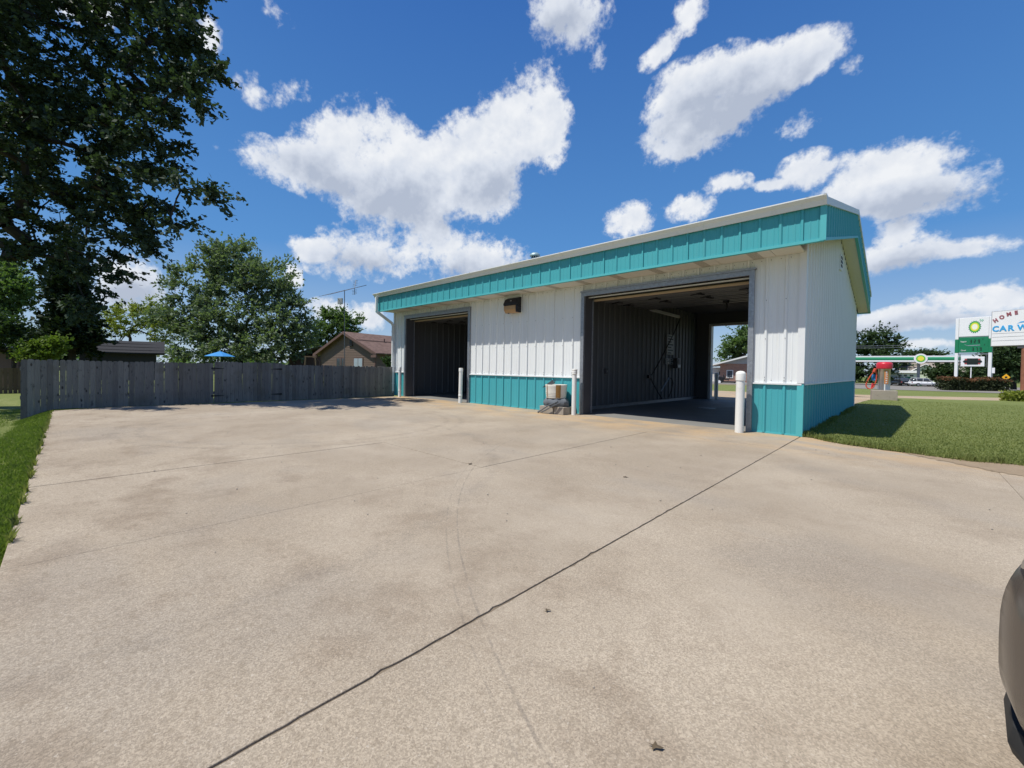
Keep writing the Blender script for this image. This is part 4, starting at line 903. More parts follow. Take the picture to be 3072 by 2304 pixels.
    tree('station_tree', place(2615, 118, -1.), 4., [E_(2610,1080,85,50,118), E_(2640,1030,60,38,118), E_(2590,1030,50,30,118), E_(2670,1060,45,40,118), E_(2600,1130,90,35,118), E_(2690,1100,40,35,118)], 210, 90, .55, 1.15, M['leaf_dark'], 'dark rounded tree behind the left part of the green canopy', trunk_r=.45, seed=19)
    tree('park_tree', place(3043, 66, -.8), 2.6, [E_(3035,1085,60,45,66), E_(3000,1075,45,40,66), E_(3080,1075,60,50,66), E_(3050,1045,70,30,66), E_(3010,1110,50,25,66), E_(3085,1115,50,25,66)], 200, 90, .34, .72, M['leaf_dark'], 'dark tree behind the brown sign pole', trunk_r=.28, seed=20)
    for i, (px, py, rx, ry, dp, lab) in enumerate(((2825,1118,40,26,96,'dark shrub behind the left sign post'), (2905,1118,45,34,112,'dark tree behind the reader board'), (2960,1095,30,45,125,'tree between the fuel sign and the car wash sign'), (2765,1062,70,8,170,'far treetops above the green canopy'))):
        p = place(px, dp, -1.); tree('far_tree', p, 1.5, [E_(px, py, rx, ry, dp), E_(px+rx*.5, py+ry*.2, rx*.6, ry*.7, dp), E_(px-rx*.5, py+ry*.3, rx*.6, ry*.6, dp)], 70, 80, .5, .9, M['leaf_dark'], lab, 'trees beyond the fuel station', trunk_r=.2, seed=30+i, fill=.1)
trees()
def treeline():
    # far woods that read as one mass along the horizon
    g = np.random.default_rng(5); n = 26000; az = g.uniform(R(-160), R(75), n); d = g.uniform(230, 330, n); h = 5.+3.*np.sin(az*23)+2.5*np.sin(az*57+1)+1.6*np.sin(az*131)
    z = g.random(n)**.8*h-1.5; P = np.stack([CAM[0]+np.sin(az)*d, CAM[1]+np.cos(az)*d, z], 1); a = g.normal(size=(n, 3)); a /= np.linalg.norm(a, axis=1)[:, None]; b = np.cross(a, g.normal(size=(n, 3))); b /= np.linalg.norm(b, axis=1)[:, None]; s = g.uniform(.8, 2., n)[:, None]
    V = np.stack([P-a*s, P+b*s*.8, P+a*s, P-b*s*.8], 1).reshape(-1, 3); o = link('woodland', npmesh('woodland', V, np.arange(4*n).reshape(-1, 4), M['leaf_green'])); tag(o, 'far line of woods along the horizon', 'woods', kind='stuff')
treeline()
def hedge(name, a, b, w, h, n, leaf, m, label, top=None, cat='hedge', z=0., seed=2):
    g = np.random.default_rng(seed); a = np.array(a); b = np.array(b); d = b-a; L = np.linalg.norm(d); d /= L; nrm = np.array([-d[1], d[0]])
    def scatter(n, z0, z1):
        u = g.uniform(0, L, n); v = g.uniform(-w/2, w/2, n); zz = g.uniform(z0, z1, n); hh = 1+.10*np.sin(u*2.1)+.05*np.sin(u*5.3)
        P = np.stack([a[0]+d[0]*u+nrm[0]*v, a[1]+d[1]*u+nrm[1]*v, z+zz*hh], 1)+g.normal(size=(n, 3))*.03
        e = g.normal(size=(n, 3)); e /= np.linalg.norm(e, axis=1)[:, None]; f = np.cross(e, g.normal(size=(n, 3))+np.array([0, 0, .6])); f /= np.linalg.norm(f, axis=1)[:, None]; s = leaf*g.uniform(.6, 1.3, n)[:, None]
        return np.stack([P-e*s*.5, P+f*s*.38, P+e*s*.6, P-f*s*.38], 1).reshape(-1, 3)
    c = (a+b)/2; root = empty(name, (c[0], c[1], z), label=label, cat=cat); off = np.array([c[0], c[1], z])
    V = scatter(n, .02, h); link('foliage', npmesh('foliage', V-off, np.arange(len(V)).reshape(-1, 4), m), root)
    if top: V = scatter(int(n*.28), h*.82, h*1.06); link('new_growth', npmesh('new_growth', V-off, np.arange(len(V)).reshape(-1, 4), top), root)
    st = MB()
    for k in range(9): st.tube([(a[0]+d[0]*L*(k+.5)/9-c[0], a[1]+d[1]*L*(k+.5)/9-c[1], -.05), (a[0]+d[0]*L*(k+.6)/9-c[0], a[1]+d[1]*L*(k+.5)/9-c[1], h*.8)], [.03, .012], 5)
    st.build('stems', M['bark'], root)
hedge('clipped_hedge', (3.25, 40.0), (7.05, 43.6), 1.1, .92, 9000, .12, M['leaf_hedge'], 'clipped dark hedge with reddish top below the fuel price sign', M['leaf_red'])
hedge('sign_shrub', (4.55, 20.9), (6.6, 21.9), .7, .42, 3000, .10, M['leaf_yellow'], 'low weedy shrub at the foot of the brown sign pole', cat='shrub', seed=9)

# ------------------------------------------------------------------ sheds and houses
def frame(o, ang): o.rotation_euler = (0, 0, ang); return o
def shed():
    zl, eave, ridge = -.3, 2.0, 2.95
    A = at(200, 1047, 30.5); B = at(494, 1056, 34.0); d = Vector((B[0]-A[0], B[1]-A[1], 0)); L = d.length; ang = math.atan2(d.y, d.x)
    r = empty('garden_shed', (A[0], A[1], 0), ang, 'low dark shed with sagging black shingle roof behind the fence', 'shed')
    x0, x1 = L*.11, L*.90
    MB().box(x0, x1, .35, 4., zl, eave+.05).build('wall', M['shed_wall'], r)
    rf = MB()
    n = 14; V = []
    for k in range(n+1):
        x = L*k/n; s = -.06*math.sin(math.pi*k/n)-.05*(k/n); V += [(x, -.05, eave-.06+s*.5), (x, 2.1, ridge+s), (x, 4.4, eave-.06+s*.5), (x, -.05, eave-.16+s*.5), (x, 4.4, eave-.16+s*.5)]
    F = []
    for k in range(n):
        a, b = 5*k, 5*k+5; F += [(a, b, b+1, a+1), (a+1, b+1, b+2, a+2), (a+3, a, a+1, b+1) if False else (a+3, b+3, b, a), (a+4, a+2, b+2, b+4), (a+3, a+4, b+4, b+3)]
    F += [(0, 1, 2, 4, 3), tuple(5*n+i for i in (3, 4, 2, 1, 0))]
    rf.add(V, F).build('roof', M['shingle_dark'], r)
    for k in range(3):
        yy = .35+k*.6; MB().bar((0, yy, eave+.13+k*.26), (L, yy, eave+.10+k*.26), .05, .012).build('shingle_course', M['shingle_dark'], r)
    for xa, xb in ((L*.0, L*.105), (L*.905, L*.945)):
        MB().box(xa+.02, xb, .3, .36, eave-.42, eave-.24).build('eave_trim', M['white_paint'], r); MB().box(xa+.3 if xa < 1 else xa, xb, .3, .36, eave-.78, eave-.66).build('eave_trim', M['white_paint'], r)
    MB().prism([(.0, eave-.42), (.22, eave-.42), (.22, eave-.05), (.1, eave+.05)], 'y', .28, .34).build('return_trim', M['white_paint'], r)
shed()
def small_shed():
    A = at(-70, 1055, 26); r = empty('red_shed', (A[0], A[1], 0), YAW*-1+R(0), 'small reddish shed with grey roof at the left edge', 'shed'); r.rotation_euler = (0, 0, -YAW*0+R(42))
    MB().box(0, 2.2, 0, 2.4, -.6, 1.55).build('wall', M['brown_trim'], r)
    MB().prism([(-.3, 1.5), (1.1, 2.05), (2.9, 1.62), (2.9, 1.70), (1.1, 2.15), (-.3, 1.6)], 'y', -.3, 2.7).build('roof', M['shingle_grey'], r)
    MB().box(2.55, 2.65, 0, .1, -.6, 1.6).build('porch_post', M['brown_trim'], r)
small_shed()
def lap_wall(pts_fn, x0, x1, z0, z1, y, step=.17):
    """horizontal lap siding; pts_fn(z) gives the left and right ends at height z"""
    m = MB(); z = z0
    while z < z1-.01:
        zt = min(z+step, z1); a, b = pts_fn(z); c, d = pts_fn(zt)
        a, b = max(a, x0), min(b, x1); c, d = max(c, x0), min(d, x1)
        if b-a > .05: m.add([(a, y-.022, z), (b, y-.022, z), (max(d, c+.01), y-.002, zt), (c, y-.002, zt), (a, y+.02, z), (b, y+.02, z)], [(0, 1, 2, 3), (0, 4, 5, 1)])
        z = zt
    return m
def brown_house():
    P = (-40.85, 10.98); ang = R(10)
    r = empty('brown_house', (P[0], P[1], 0), ang, 'brown clapboard house with reddish shingle roof beside the antenna mast', 'house')
    hw, ew, ze, zr, Lr = 4.55, 5.26, 2.42, 4.66, 11.; s = (zr-ze)/ew
    def ends(z): 
        k = (zr-.12-z)/s; return (-min(hw, k), min(hw, k))
    gw = MB().prism([(-hw, -.3), (hw, -.3), (hw, zr-s*hw-.12), (0, zr-.14), (-hw, zr-s*hw-.12)], 'y', .02, Lr).build('wall', M['brown_trim'], r)
    tag(lap_wall(ends, -hw, hw, .0, zr-.2, .0).build('lap_siding', M['brown_siding'], r), kind='stuff')
    sw = tag(lap_wall(lambda z: (0, Lr), 0, Lr, .0, 2.6, 0).build('lap_siding', M['brown_siding'], r), kind='stuff')
    sw.location = (hw+.02, 0, 0); sw.rotation_euler = (0, 0, math.pi/2)
    rf = MB().prism([(-ew, ze), (0, zr), (ew, ze), (ew, ze-.09), (0, zr-.09), (-ew, ze-.09)], 'y', -.45, Lr+.4).build('roof', M['shingle_brown'], r)
    for sg in (-1, 1):
        MB().add([(0, -.49, zr-.02), (sg*ew, -.49, ze-.02), (sg*ew, -.49, ze-.34), (0, -.49, zr-.26), (0, -.452, zr-.02), (sg*ew, -.452, ze-.02), (sg*ew, -.452, ze-.34), (0, -.452, zr-.26)], [(0, 1, 2, 3), (4, 7, 6, 5), (0, 4, 5, 1), (1, 5, 6, 2), (2, 6, 7, 3), (3, 7, 4, 0)]).build('barge_board', M['brown_trim'], rf)
        MB().box(sg*ew-.75 if sg > 0 else -ew, ew if sg > 0 else -ew+.75, -.5, -.35, ze-.42, ze-.20).build('eave_return', M['brown_trim'], rf)
    MB().bar((ew*.42, -.46, zr-s*ew*.42+.05), (ew*.42+.02, Lr, zr-s*ew*.42+.05), .05, .05).build('roof_seam', M['brown_trim'], rf)
    MB().tube([(ew*.42, 3., zr-s*ew*.42), (ew*.42, 3., zr-s*ew*.42+.35)], .07, 8).build('vent_pipe', M['brown_trim'], rf)
    v = MB().box(.55, 1.05, -.06, -.024, 3.35, 3.95).build('gable_vent', M['brown_trim'], r); MB().box(.6, 1.0, -.07, -.061, 3.42, 3.88).build('vent_louvre', M['black_metal'], v); MB().box(.5, 1.12, -.14, -.061, 3.18, 3.32).build('security_light', M['black_metal'], r)
    for a, b, gl in ((-1.55, -.35, M['glass']), (1.35, 2.65, M['glass_pale'])):
        w = MB().box(a-.1, b+.1, -.07, -.024, .8, 2.02).build('window', M['brown_trim'], r)
        MB().box(a, b, -.078, -.071, .9, 1.92).build('pane', gl, w); MB().box((a+b)/2-.03, (a+b)/2+.03, -.086, -.079, .9, 1.92).build('mullion', M['brown_trim'], w)
    MB().box(hw-.1, hw+.06, -.06, .1, -.1, 2.3).build('corner_board', M['brown_trim'], r)
    MB().tube([(-ew+.3, -.3, ze-.3), (-ew+.55, -.2, ze-.65), (-ew+.75, -.1, ze-.8), (-ew+.75, -.1, 0)], .055, 7).build('downspout', M['brown_trim'], r)
    MB().box(-1.0+.2, -.9+.2, -.1, -.05, 1.2, 2.0).build('sash', M['brown_trim'], r)
    return r
brown_house()
def antenna():
    P = at(1034, 1100, 38); k = 38/FPX
    r = empty('antenna_mast', (P[0], P[1], 0), 0, 'tall television antenna on a thin mast in front of the brown house', 'antenna')
    u = lambda px, py, dep=38.: Vector(at(px, py, dep))-Vector((P[0], P[1], 0))
    tp = u(1033.5, 870); MB().tube([(0, 0, -.1), (tp.x*.5, tp.y*.5, tp.z*.5), tp], .035, 8).build('mast', M['antenna'], r)
    a, b = u(990, 882.5, 36.9), u(1099, 855.5, 39.6); d = (b-a).normalized(); MB().bar(a, b, .05, .05).build('boom', M['antenna'], r)
    side = d.cross(Vector((0, 0, 1))).normalized()
    for i in range(13):
        t = .02+.06*i if i else .0; p = a.lerp(b, t); L = 2.1-.075*i
        MB().tube([p-side*L*.98, p, p+side*L*.55], [.016, .020, .016], 5).build('element', M['antenna'], r)
    p1 = a.lerp(b, .66)
    for tip in (u(1068, 840, 39.), u(1064, 884, 38.6)):
        MB().bar(p1, tip, .035, .035).build('fork_arm', M['antenna'], r)
        for q in (.3, .5, .7, .9):
            p = p1.lerp(tip, q); MB().tube([p-side*.42, p+side*.36], .016, 5).build('element', M['antenna'], r)
    pb = u(1027, 904); q = MB().box(-.42, .02, -.06, .10, -.27, .27).build('reflector_box', M['sign_grey'], r, bevel=.02); q.location = pb+Vector((.1, -.05, 0)); q.rotation_euler = (0, 0, R(40))
antenna()
def grey_house():
    P = at(930, 1100, 62); r = empty('grey_roofed_house', (P[0], P[1], 0), R(48), 'house with pale grey roof peeking out left of the brown house', 'house')
    MB().box(-3, 6, 0, 8, -.3, 2.5).build('wall', M['brown_trim'], r); MB().prism([(-3.6, 2.3), (1.5, 4.1), (6.6, 2.3), (6.6, 2.2), (1.5, 3.95), (-3.6, 2.2)], 'y', -.5, 8.5).build('roof', M['shingle_grey'], r); MB().tube([(1., 1., 3.4), (1., 1., 4.2)], .15, 8).build('flue', M['galv'], r)
grey_house()
def patio_umbrella():
    P = at(660, 1100, 27); r = empty('patio_umbrella', (P[0], P[1], 0), 0, 'blue patio umbrella top showing above the fence', 'umbrella')
    MB().lathe([(.85, 1.60), (.55, 1.73), (.25, 1.84), (.02, 1.93), (.0, 1.95)], 8).build('canopy', M['blue_cloth'], r); MB().tube([(0, 0, -.2), (0, 0, 2.02)], .025, 8).build('pole', M['white_paint'], r)
patio_umbrella()
def sawhorse():
    P = at(931, 1100, 30); r = empty('swing_frame', (P[0], P[1], 0), R(40), 'small wooden frame poking above the fence left of the brown house', 'frame')
    for x in (-.35, .35): MB().bar((x*1.4, 0, 0), (x, 0, 1.75), .09, .06).build('leg', M['brown_fence'], r)
    MB().bar((-.42, 0, 1.75), (.42, 0, 1.75), .07, .08).build('crossbar', M['brown_fence'], r)
sawhorse()

# ------------------------------------------------------------------ lettering
def text_mesh(s, size, m, ex=.006, bold=.0, align='CENTER'):
    cu = bpy.data.curves.new('lettering', 'FONT'); cu.body = s; cu.size = size; cu.extrude = ex; cu.offset = bold; cu.align_x = align; cu.align_y = 'CENTER'; cu.resolution_u = 3
    o = bpy.data.objects.new('lettering', cu); COL.objects.link(o); dg = bpy.context.evaluated_depsgraph_get(); me = bpy.data.meshes.new_from_object(o.evaluated_get(dg)); bpy.data.objects.remove(o); bpy.data.curves.remove(cu)
    me.materials.clear(); me.materials.append(m); return me
def text(s, size, m, parent, loc, rot=0., sx=1., name='lettering', bold=0., vertical=False):
    o = bpy.data.objects.new(name, text_mesh(s, size, m, bold=bold)); COL.objects.link(o); o.parent = parent; o.location = loc; o.rotation_euler = (R(90), rot, 0); o.scale = (sx, 1, 1); return o
def facing(p): return math.atan2(p[1]-CAM[1], p[0]-CAM[0])-math.pi/2          # local -y looks at the photographer's spot

# ------------------------------------------------------------------ vacuum station
def vacuum():
    A = gnd(2613.7, 1201); B = gnd(2691.6, 1201); c = (A+B)/2; w = float(np.linalg.norm(B-A))
    ang = facing(c)+R(4); w = 78*18.4/FPX*.75
    p = MB().box(-w/2, w/2, 0, .85, -.05, .43).build('concrete_plinth', M['block'], None, bevel=.015); p.location = (c[0], c[1], 0); p.rotation_euler = (0, 0, ang); tag(p, 'square concrete plinth under the vacuum station', 'plinth')
    r = empty('vacuum_station', (c[0], c[1], 0), ang, 'steel coin vacuum with red dome cap and red looped hose', 'vacuum'); r.location = (c[0]-math.sin(ang)*.42, c[1]+math.cos(ang)*.42, .43)
    MB().lathe([(.213, 0), (.213, .06), (.21, .07), (.21, .92), (.216, .93), (.216, .97)], 36).build('drum', M['stainless'], r, smooth=True)
    MB().lathe([(.25, .95), (.28, .97), (.285, 1.14), (.272, 1.20), (.23, 1.235), (.14, 1.255), (.001, 1.262)], 36).build('cap', M['red_plastic'], r, smooth=True)
    # curved decal and its lettering
    dm = MB(); n = 10; a0, a1 = R(-92), R(-52)
    for i in range(n):
        a, b = a0+(a1-a0)*i/n, a0+(a1-a0)*(i+1)/n
        dm.add([(.2135*math.cos(a), .2135*math.sin(a), .28), (.2135*math.cos(b), .2135*math.sin(b), .28), (.2135*math.cos(b), .2135*math.sin(b), .88), (.2135*math.cos(a), .2135*math.sin(a), .88)], [(0, 1, 2, 3)])
    dc = dm.build('decal', M['orange'], r)
    for i, ch in enumerate('VACUUM'):
        a = R(-72); o = bpy.data.objects.new('letter', text_mesh(ch, .09, M['sign_white'], ex=.002, bold=.004)); COL.objects.link(o); o.parent = r
        o.location = (.217*math.cos(a), .217*math.sin(a), .34+i*.094); o.rotation_euler = Euler((R(90), 0, a+R(90)), 'XYZ').to_matrix().to_4x4().to_euler(); o.rotation_euler = (Matrix.Rotation(a+R(90), 3, 'Z') @ Matrix.Rotation(R(90), 3, 'X') @ Matrix.Rotation(R(90), 3, 'Z')).to_euler()
    MB().box(-.005, .03, -.232, -.211, .0, .27).build('white_conduit', M['white_paint'], r)
    pts = [(-.26, -.08, .93), (-.34, -.12, .88), (-.50, -.14, .62), (-.62, -.15, .36), (-.66, -.15, .18), (-.58, -.15, .06), (-.46, -.15, .04), (-.36, -.14, .14), (-.30, -.12, .34), (-.27, -.10, .60), (-.29, -.09, .85)]
    def smooth(P, it=2):
        P = [Vector(p) for p in P]
        for _ in range(it):
            Q = [P[0]]
            for a, b in zip(P[:-1], P[1:]): Q += [a*.75+b*.25, a*.25+b*.75]
            P = Q+[P[-1]]
        return P
    MB().tube([(p.x*.95, p.y, p.z) for p in smooth(pts)], .024, 8).build('hose', M['hose_red'], r, smooth=True)
    MB().tube([(-.30, -.13, .96), (-.36, -.14, .80)], .06, 8).build('hose_hanger', M['hose_red'], r, smooth=True)
    MB().tube([(-.42, -.10, .08), (-.37, -.10, .30)], [.03, .05], 8).build('nozzle', M['red_plastic'], r); MB().box(-.42, -.28, -.05, .05, .42, .70).build('blue_coin_box', M['blue_cloth'], r, bevel=.01)
vacuum()

# ------------------------------------------------------------------ signs
def sunburst(parent, cx, cz, y, rad, sx=1., n=18):
    for k, (ro, ri, m) in enumerate(((1., .82, 'station_green'), (.86, .72, 'station_light'), (.66, .58, 'yellow'), (.44, .40, 'cream'))):
        P = []
        for i in range(2*n): a = math.pi*i/n+.0; q = rad*(ro if i % 2 == 0 else ri); P.append((cx+q*math.cos(a)*sx, cz+q*math.sin(a)))
        MB().prism(P, 'y', y-.004*(k+1), y-.004*k).build('sunburst', M[m], parent)
def seg(parent, ch, x, z, h, y):
    sxx = .7; S7 = {'0': 'abcdef', '1': 'bc', '2': 'abged', '3': 'abgcd', '4': 'fgbc', '5': 'afgcd', '6': 'afgcde', '7': 'abc', '8': 'abcdefg', '9': 'abcdfg'}[ch]; w = h*.56*.72; t = h*.14; m = MB()
    g = {'a': (0, w, h-t, h), 'd': (0, w, 0, t), 'g': (0, w, h/2-t/2, h/2+t/2), 'f': (0, t, h/2, h), 'b': (w-t, w, h/2, h), 'e': (0, t, 0, h/2), 'c': (w-t, w, 0, h/2)}
    for c in S7: a, b, c0, d = g[c]; m.box(x+a+.001, x+b-.001, y-.006, y, z+c0+.001, z+d-.001)
    return m.build('digit', M['digit'], parent)
def fuel_sign():
    dp = 35.5; P = at(2917, 1136, dp); k = dp/FPX; r = empty('fuel_price_sign', (P[0], P[1], 0), facing(P)+R(-9), 'tall green and white fuel price sign with yellow sunburst', 'sign')
    hz = 1129.; Z = lambda py: 1.09+(hz-py)*k; w2 = .97; zb = Z(1146)-.3
    for s in (-1, 1):
        x = s*w2; MB().box(x-.10, x+.10, -.12, .12, zb, Z(1057)-.002).build('post', M['sign_white'], r, bevel=.02); MB().box(x-.11, x+.11, -.13, .13, Z(1057), Z(1016)).build('green_sleeve', M['station_green'], r, bevel=.02); MB().box(x-.10, x+.10, -.12, .12, Z(1016)+.002, Z(952)).build('post_top', M['sign_white'], r, bevel=.02)
    zt, zm, zl = Z(951), Z(1010), Z(1056)
    pn = MB().box(-w2+.11, w2-.11, -.10, .10, zm+.06, zt).build('logo_panel', M['sign_white'], r, bevel=.015); sunburst(r, .06, (zm+zt)/2+.02, -.101, .55, .70); text('bp', .30, M['station_mid'], r, (.44, -.106, zt-.27), sx=.8)
    MB().box(-w2+.11, w2-.11, -.07, .07, zm, zm+.058).build('divider', M['sign_grey'], r)
    MB().box(-w2+.11, w2-.11, -.10, .10, zl, zm-.002).build('price_panel', M['station_green'], r, bevel=.01)
    h = (zm-zl)
    for ch, x in zip('329', (-.20, .03, .26)): seg(r, ch, x, zl+h*.60, .30, -.102)
    for ch, x in zip('379', (-.06, .16, .38)): seg(r, ch, x, zl+h*.10, .28, -.102)
    for z0 in (.86, .50): seg(r, '9', .52 if z0 > .6 else .62, zl+h*(z0-.06), .11, -.102)
    for zz, tx in ((.72, 'Regular'), (.14, 'Diesel')): text(tx, .17, M['sign_white'], r, (-.56, -.107, zl+h*zz), sx=.7)
    MB().bar((-.5, -.105, zl+h*.52), (-.3, -.105, zl+h*.45), .012, .03).bar((-.3, -.105, zl+h*.45), (.4, -.105, zl+h*.47), .012, .05).build('swoosh', M['glass_pale'], r)
    MB().box(-w2, w2, -.03, .03, zl-.16, zl-.08).build('tie_rail', M['sign_grey'], r)
    for x in (-w2+.2, w2-.2): MB().box(x-.03, x+.03, -.03, .03, Z(1100), zl-.162).build('hanger', M['dark_galv'], r)
    b = MB().box(-.68, .68, -.16, -.02, Z(1098), Z(1069)).build('reader_board', M['sign_white'], r, bevel=.02)
    zc = Z(1083); MB().box(-.46, .46, -.168, -.161, zc-.24, zc+.24).build('lit_panel', M['sign_red'], b); MB().box(-.32, .32, -.174, -.169, zc-.26, zc+.26).build('led_panel', M['digit'], b); MB().prism([(-.56, zc), (-.49, zc-.10), (.49, zc-.10), (.56, zc), (.49, zc+.10), (-.49, zc+.10)], 'y', -.180, -.175).build('scroll_bar', M['digit'], b)
    MB().box(-.11, -.05, -.1, -.04, zb, Z(1098)-.002).build('reader_post', M['sign_white'], r)
fuel_sign()
def wash_sign():
    dp = 20.5; P = at(3069, 1178, dp); k = dp/FPX; hz = 1131.; Z = lambda py: 1.09+(hz-py)*k
    L = at(2963, 1000, dp-.2); d = Vector((P[0]-L[0], P[1]-L[1], 0)); w = 2.35
    r = empty('car_wash_sign', (P[0], P[1], 0), facing(P)+R(-20), 'white car wash sign with blue letters on a brown pole', 'sign')
    x0 = -1.13; x1 = x0+w; z0, z1 = Z(1035), Z(925)
    MB().box(x0, x1, -.14, .14, z0, z1).build('cabinet', M['sign_grey'], r, bevel=.015); fc = MB().box(x0+.035, x1-.035, -.152, -.141, z0+.03, z1-.035).build('face', M['sign_white'], r)
    for q in (.36, .26, .155): MB().box(x0+.06, x1-.06, -.158, -.1525, z0+(z1-z0)*q, z0+(z1-z0)*q+.012).build('letter_track', M['sign_grey'], fc)
    def letter(ch, x, z, s, rot, m, sx=.86, slab=True):
        text(ch, s, m, r, (x, -.158, z), rot=rot, sx=sx, name='letter', bold=.014)
    H = z1-z0
    for ch, x, z, a in (('H', .26, .73, -27), ('O', .60, .81, -16), ('M', .98, .88, -11), ('E', 1.36, .905, -6)): letter(ch, x0+x*.64, z0+H*z, .25, R(a), M['maroon'])
    for ch, x in zip('CAR', (.27, .68, 1.10)): letter(ch, x0+x*.64, z0+H*.49, .38, 0, M['sky_blue'], .9)
    for ch, x in zip('WASH', (1.72, 2.22, 2.66, 3.10)): letter(ch, x0+x*.64, z0+H*.49, .38, 0, M['sky_blue'], .86)
    MB().prism([(x0+.91, z0+H*.605), (x0+1.04, z0+H*.66), (x0+1.22, z0+H*.665), (x0+1.47, z0+H*.62), (x0+1.22, z0+H*.63), (x0+1.02, z0+H*.625)], 'y', -.157, -.1525).build('blue_swash', M['sky_blue'], fc)
    MB().lathe([(.115, -.3), (.115, z0)], 20, (.02, 0, 0)).build('pole', M['rail_rust'], r, smooth=True); MB().box(-.2, .24, -.12, .12, z0-.12, z0-.002).build('saddle', M['dark_galv'], r)
wash_sign()
def small_signs():
    P = at(3018, 1140, 62); r = empty('warning_sign', (P[0], P[1], -.6), facing(P), 'yellow diamond warning sign on a post right of the hedge', 'sign')
    zc = 1.09+(1131-1130.5)*62/FPX+.6; MB().prism([(-.42, zc), (0, zc-.5), (.42, zc), (0, zc+.5)], 'y', -.02, 0).build('diamond', M['diamond_yellow'], r); MB().box(-.12, .12, -.03, -.021, zc-.14, zc+.12).build('symbol', M['digit'], r); MB().tube([(0, .03, -.5), (0, .03, zc+.3)], .035, 6).build('post', M['galv'], r)
    P = at(2978, 1108, 58); r = empty('roadside_sign', (P[0], P[1], -.5), facing(P), 'small pale rectangular sign right of the fuel sign post', 'sign')
    z0 = 1.09+(1130-1118)*58/FPX+.5; MB().box(-.2, .2, -.02, 0, z0, z0+.75).build('plate', M['sign_white'], r); MB().tube([(0, .03, -.3), (0, .03, z0+.6)], .035, 6).build('post', M['galv'], r)
small_signs()

# ------------------------------------------------------------------ fuel station across the street
def canopy():
    dp = 86.; P = at(2755, 1158, dp); k = dp/FPX; hz = 1127.5; Z = lambda py: 1.09+(hz-py)*k
    r = empty('fuel_canopy', (P[0], P[1], -1.0), facing(P)+R(6), 'long green and white fuel station canopy across the street', 'canopy')
    z0, z1 = Z(1085)+1, Z(1067)+1; xa, xb = -30., 8.6; D = 9.
    MB().box(xa, xb, 0, D, z0+.02, z1-.02).build('deck', M['sign_grey'], r)
    H = z1-z0
    for nm, a, b, m in (('white_band', .78, 1., 'sign_white'), ('light_green_band', .56, .778, 'station_mid'), ('dark_green_band', .24, .558, 'station_green'), ('white_edge', 0., .238, 'sign_white')):
        MB().box(xa-.05, xb+.05, -.10, -.002, z0+H*a, z0+H*b).build(nm, M[m], r); MB().box(xb+.052, xb+.15, -.09, D, z0+H*a, z0+H*b).build(nm, M[m], r)
    cx = (2758-2755)*k; c = (cx, -.14, (z0+z1)/2+.03)
    MB().lathe([(1.02, -.05), (1.02, .05)], 32, c, 'y').build('logo_disc', M['sign_white'], r); MB().lathe([(.70, -.02), (.70, .02)], 28, (c[0], c[1]-.06, c[2]), 'y').build('logo_green', M['station_light'], r); MB().lathe([(.48, -.02), (.48, .02)], 24, (c[0], c[1]-.09, c[2]), 'y').build('logo_yellow', M['yellow'], r)
    for x in (cx, cx-12.6, cx-24.):
        MB().box(x-.22, x+.22, 2.2, 2.64, 0, z0+.02).build('column', M['sign_grey'], r); MB().box(x-.55, x+.55, 1.9, 2.9, 0, .9).build('pump_island', M['station_dark'], r)
    ps = empty('fuel_pump', (0, 0, 0)); bpy.data.objects.remove(ps)
    for i, (dx, lab) in enumerate(((-1.6, 'fuel pump beside the right canopy column'), (-10.9, 'fuel pump beside the left canopy column'))):
        q = Vector((math.cos(r.rotation_euler[2])*(cx+dx)-math.sin(r.rotation_euler[2])*2.4, math.sin(r.rotation_euler[2])*(cx+dx)+math.cos(r.rotation_euler[2])*2.4, 0))+r.location
        f = empty('fuel_pump', q, r.rotation_euler[2], lab, 'fuel pump', 'pumps under the canopy'); MB().box(-.38, .38, -.25, .25, 0, 1.5).build('cabinet', M['sign_white'], f, bevel=.03); MB().box(-.3, .3, -.262, -.252, .9, 1.35).build('display', M['digit'], f); MB().box(-.42, .42, -.28, .28, 1.502, 1.9).build('topper', M['station_green'], f, bevel=.03)
canopy()
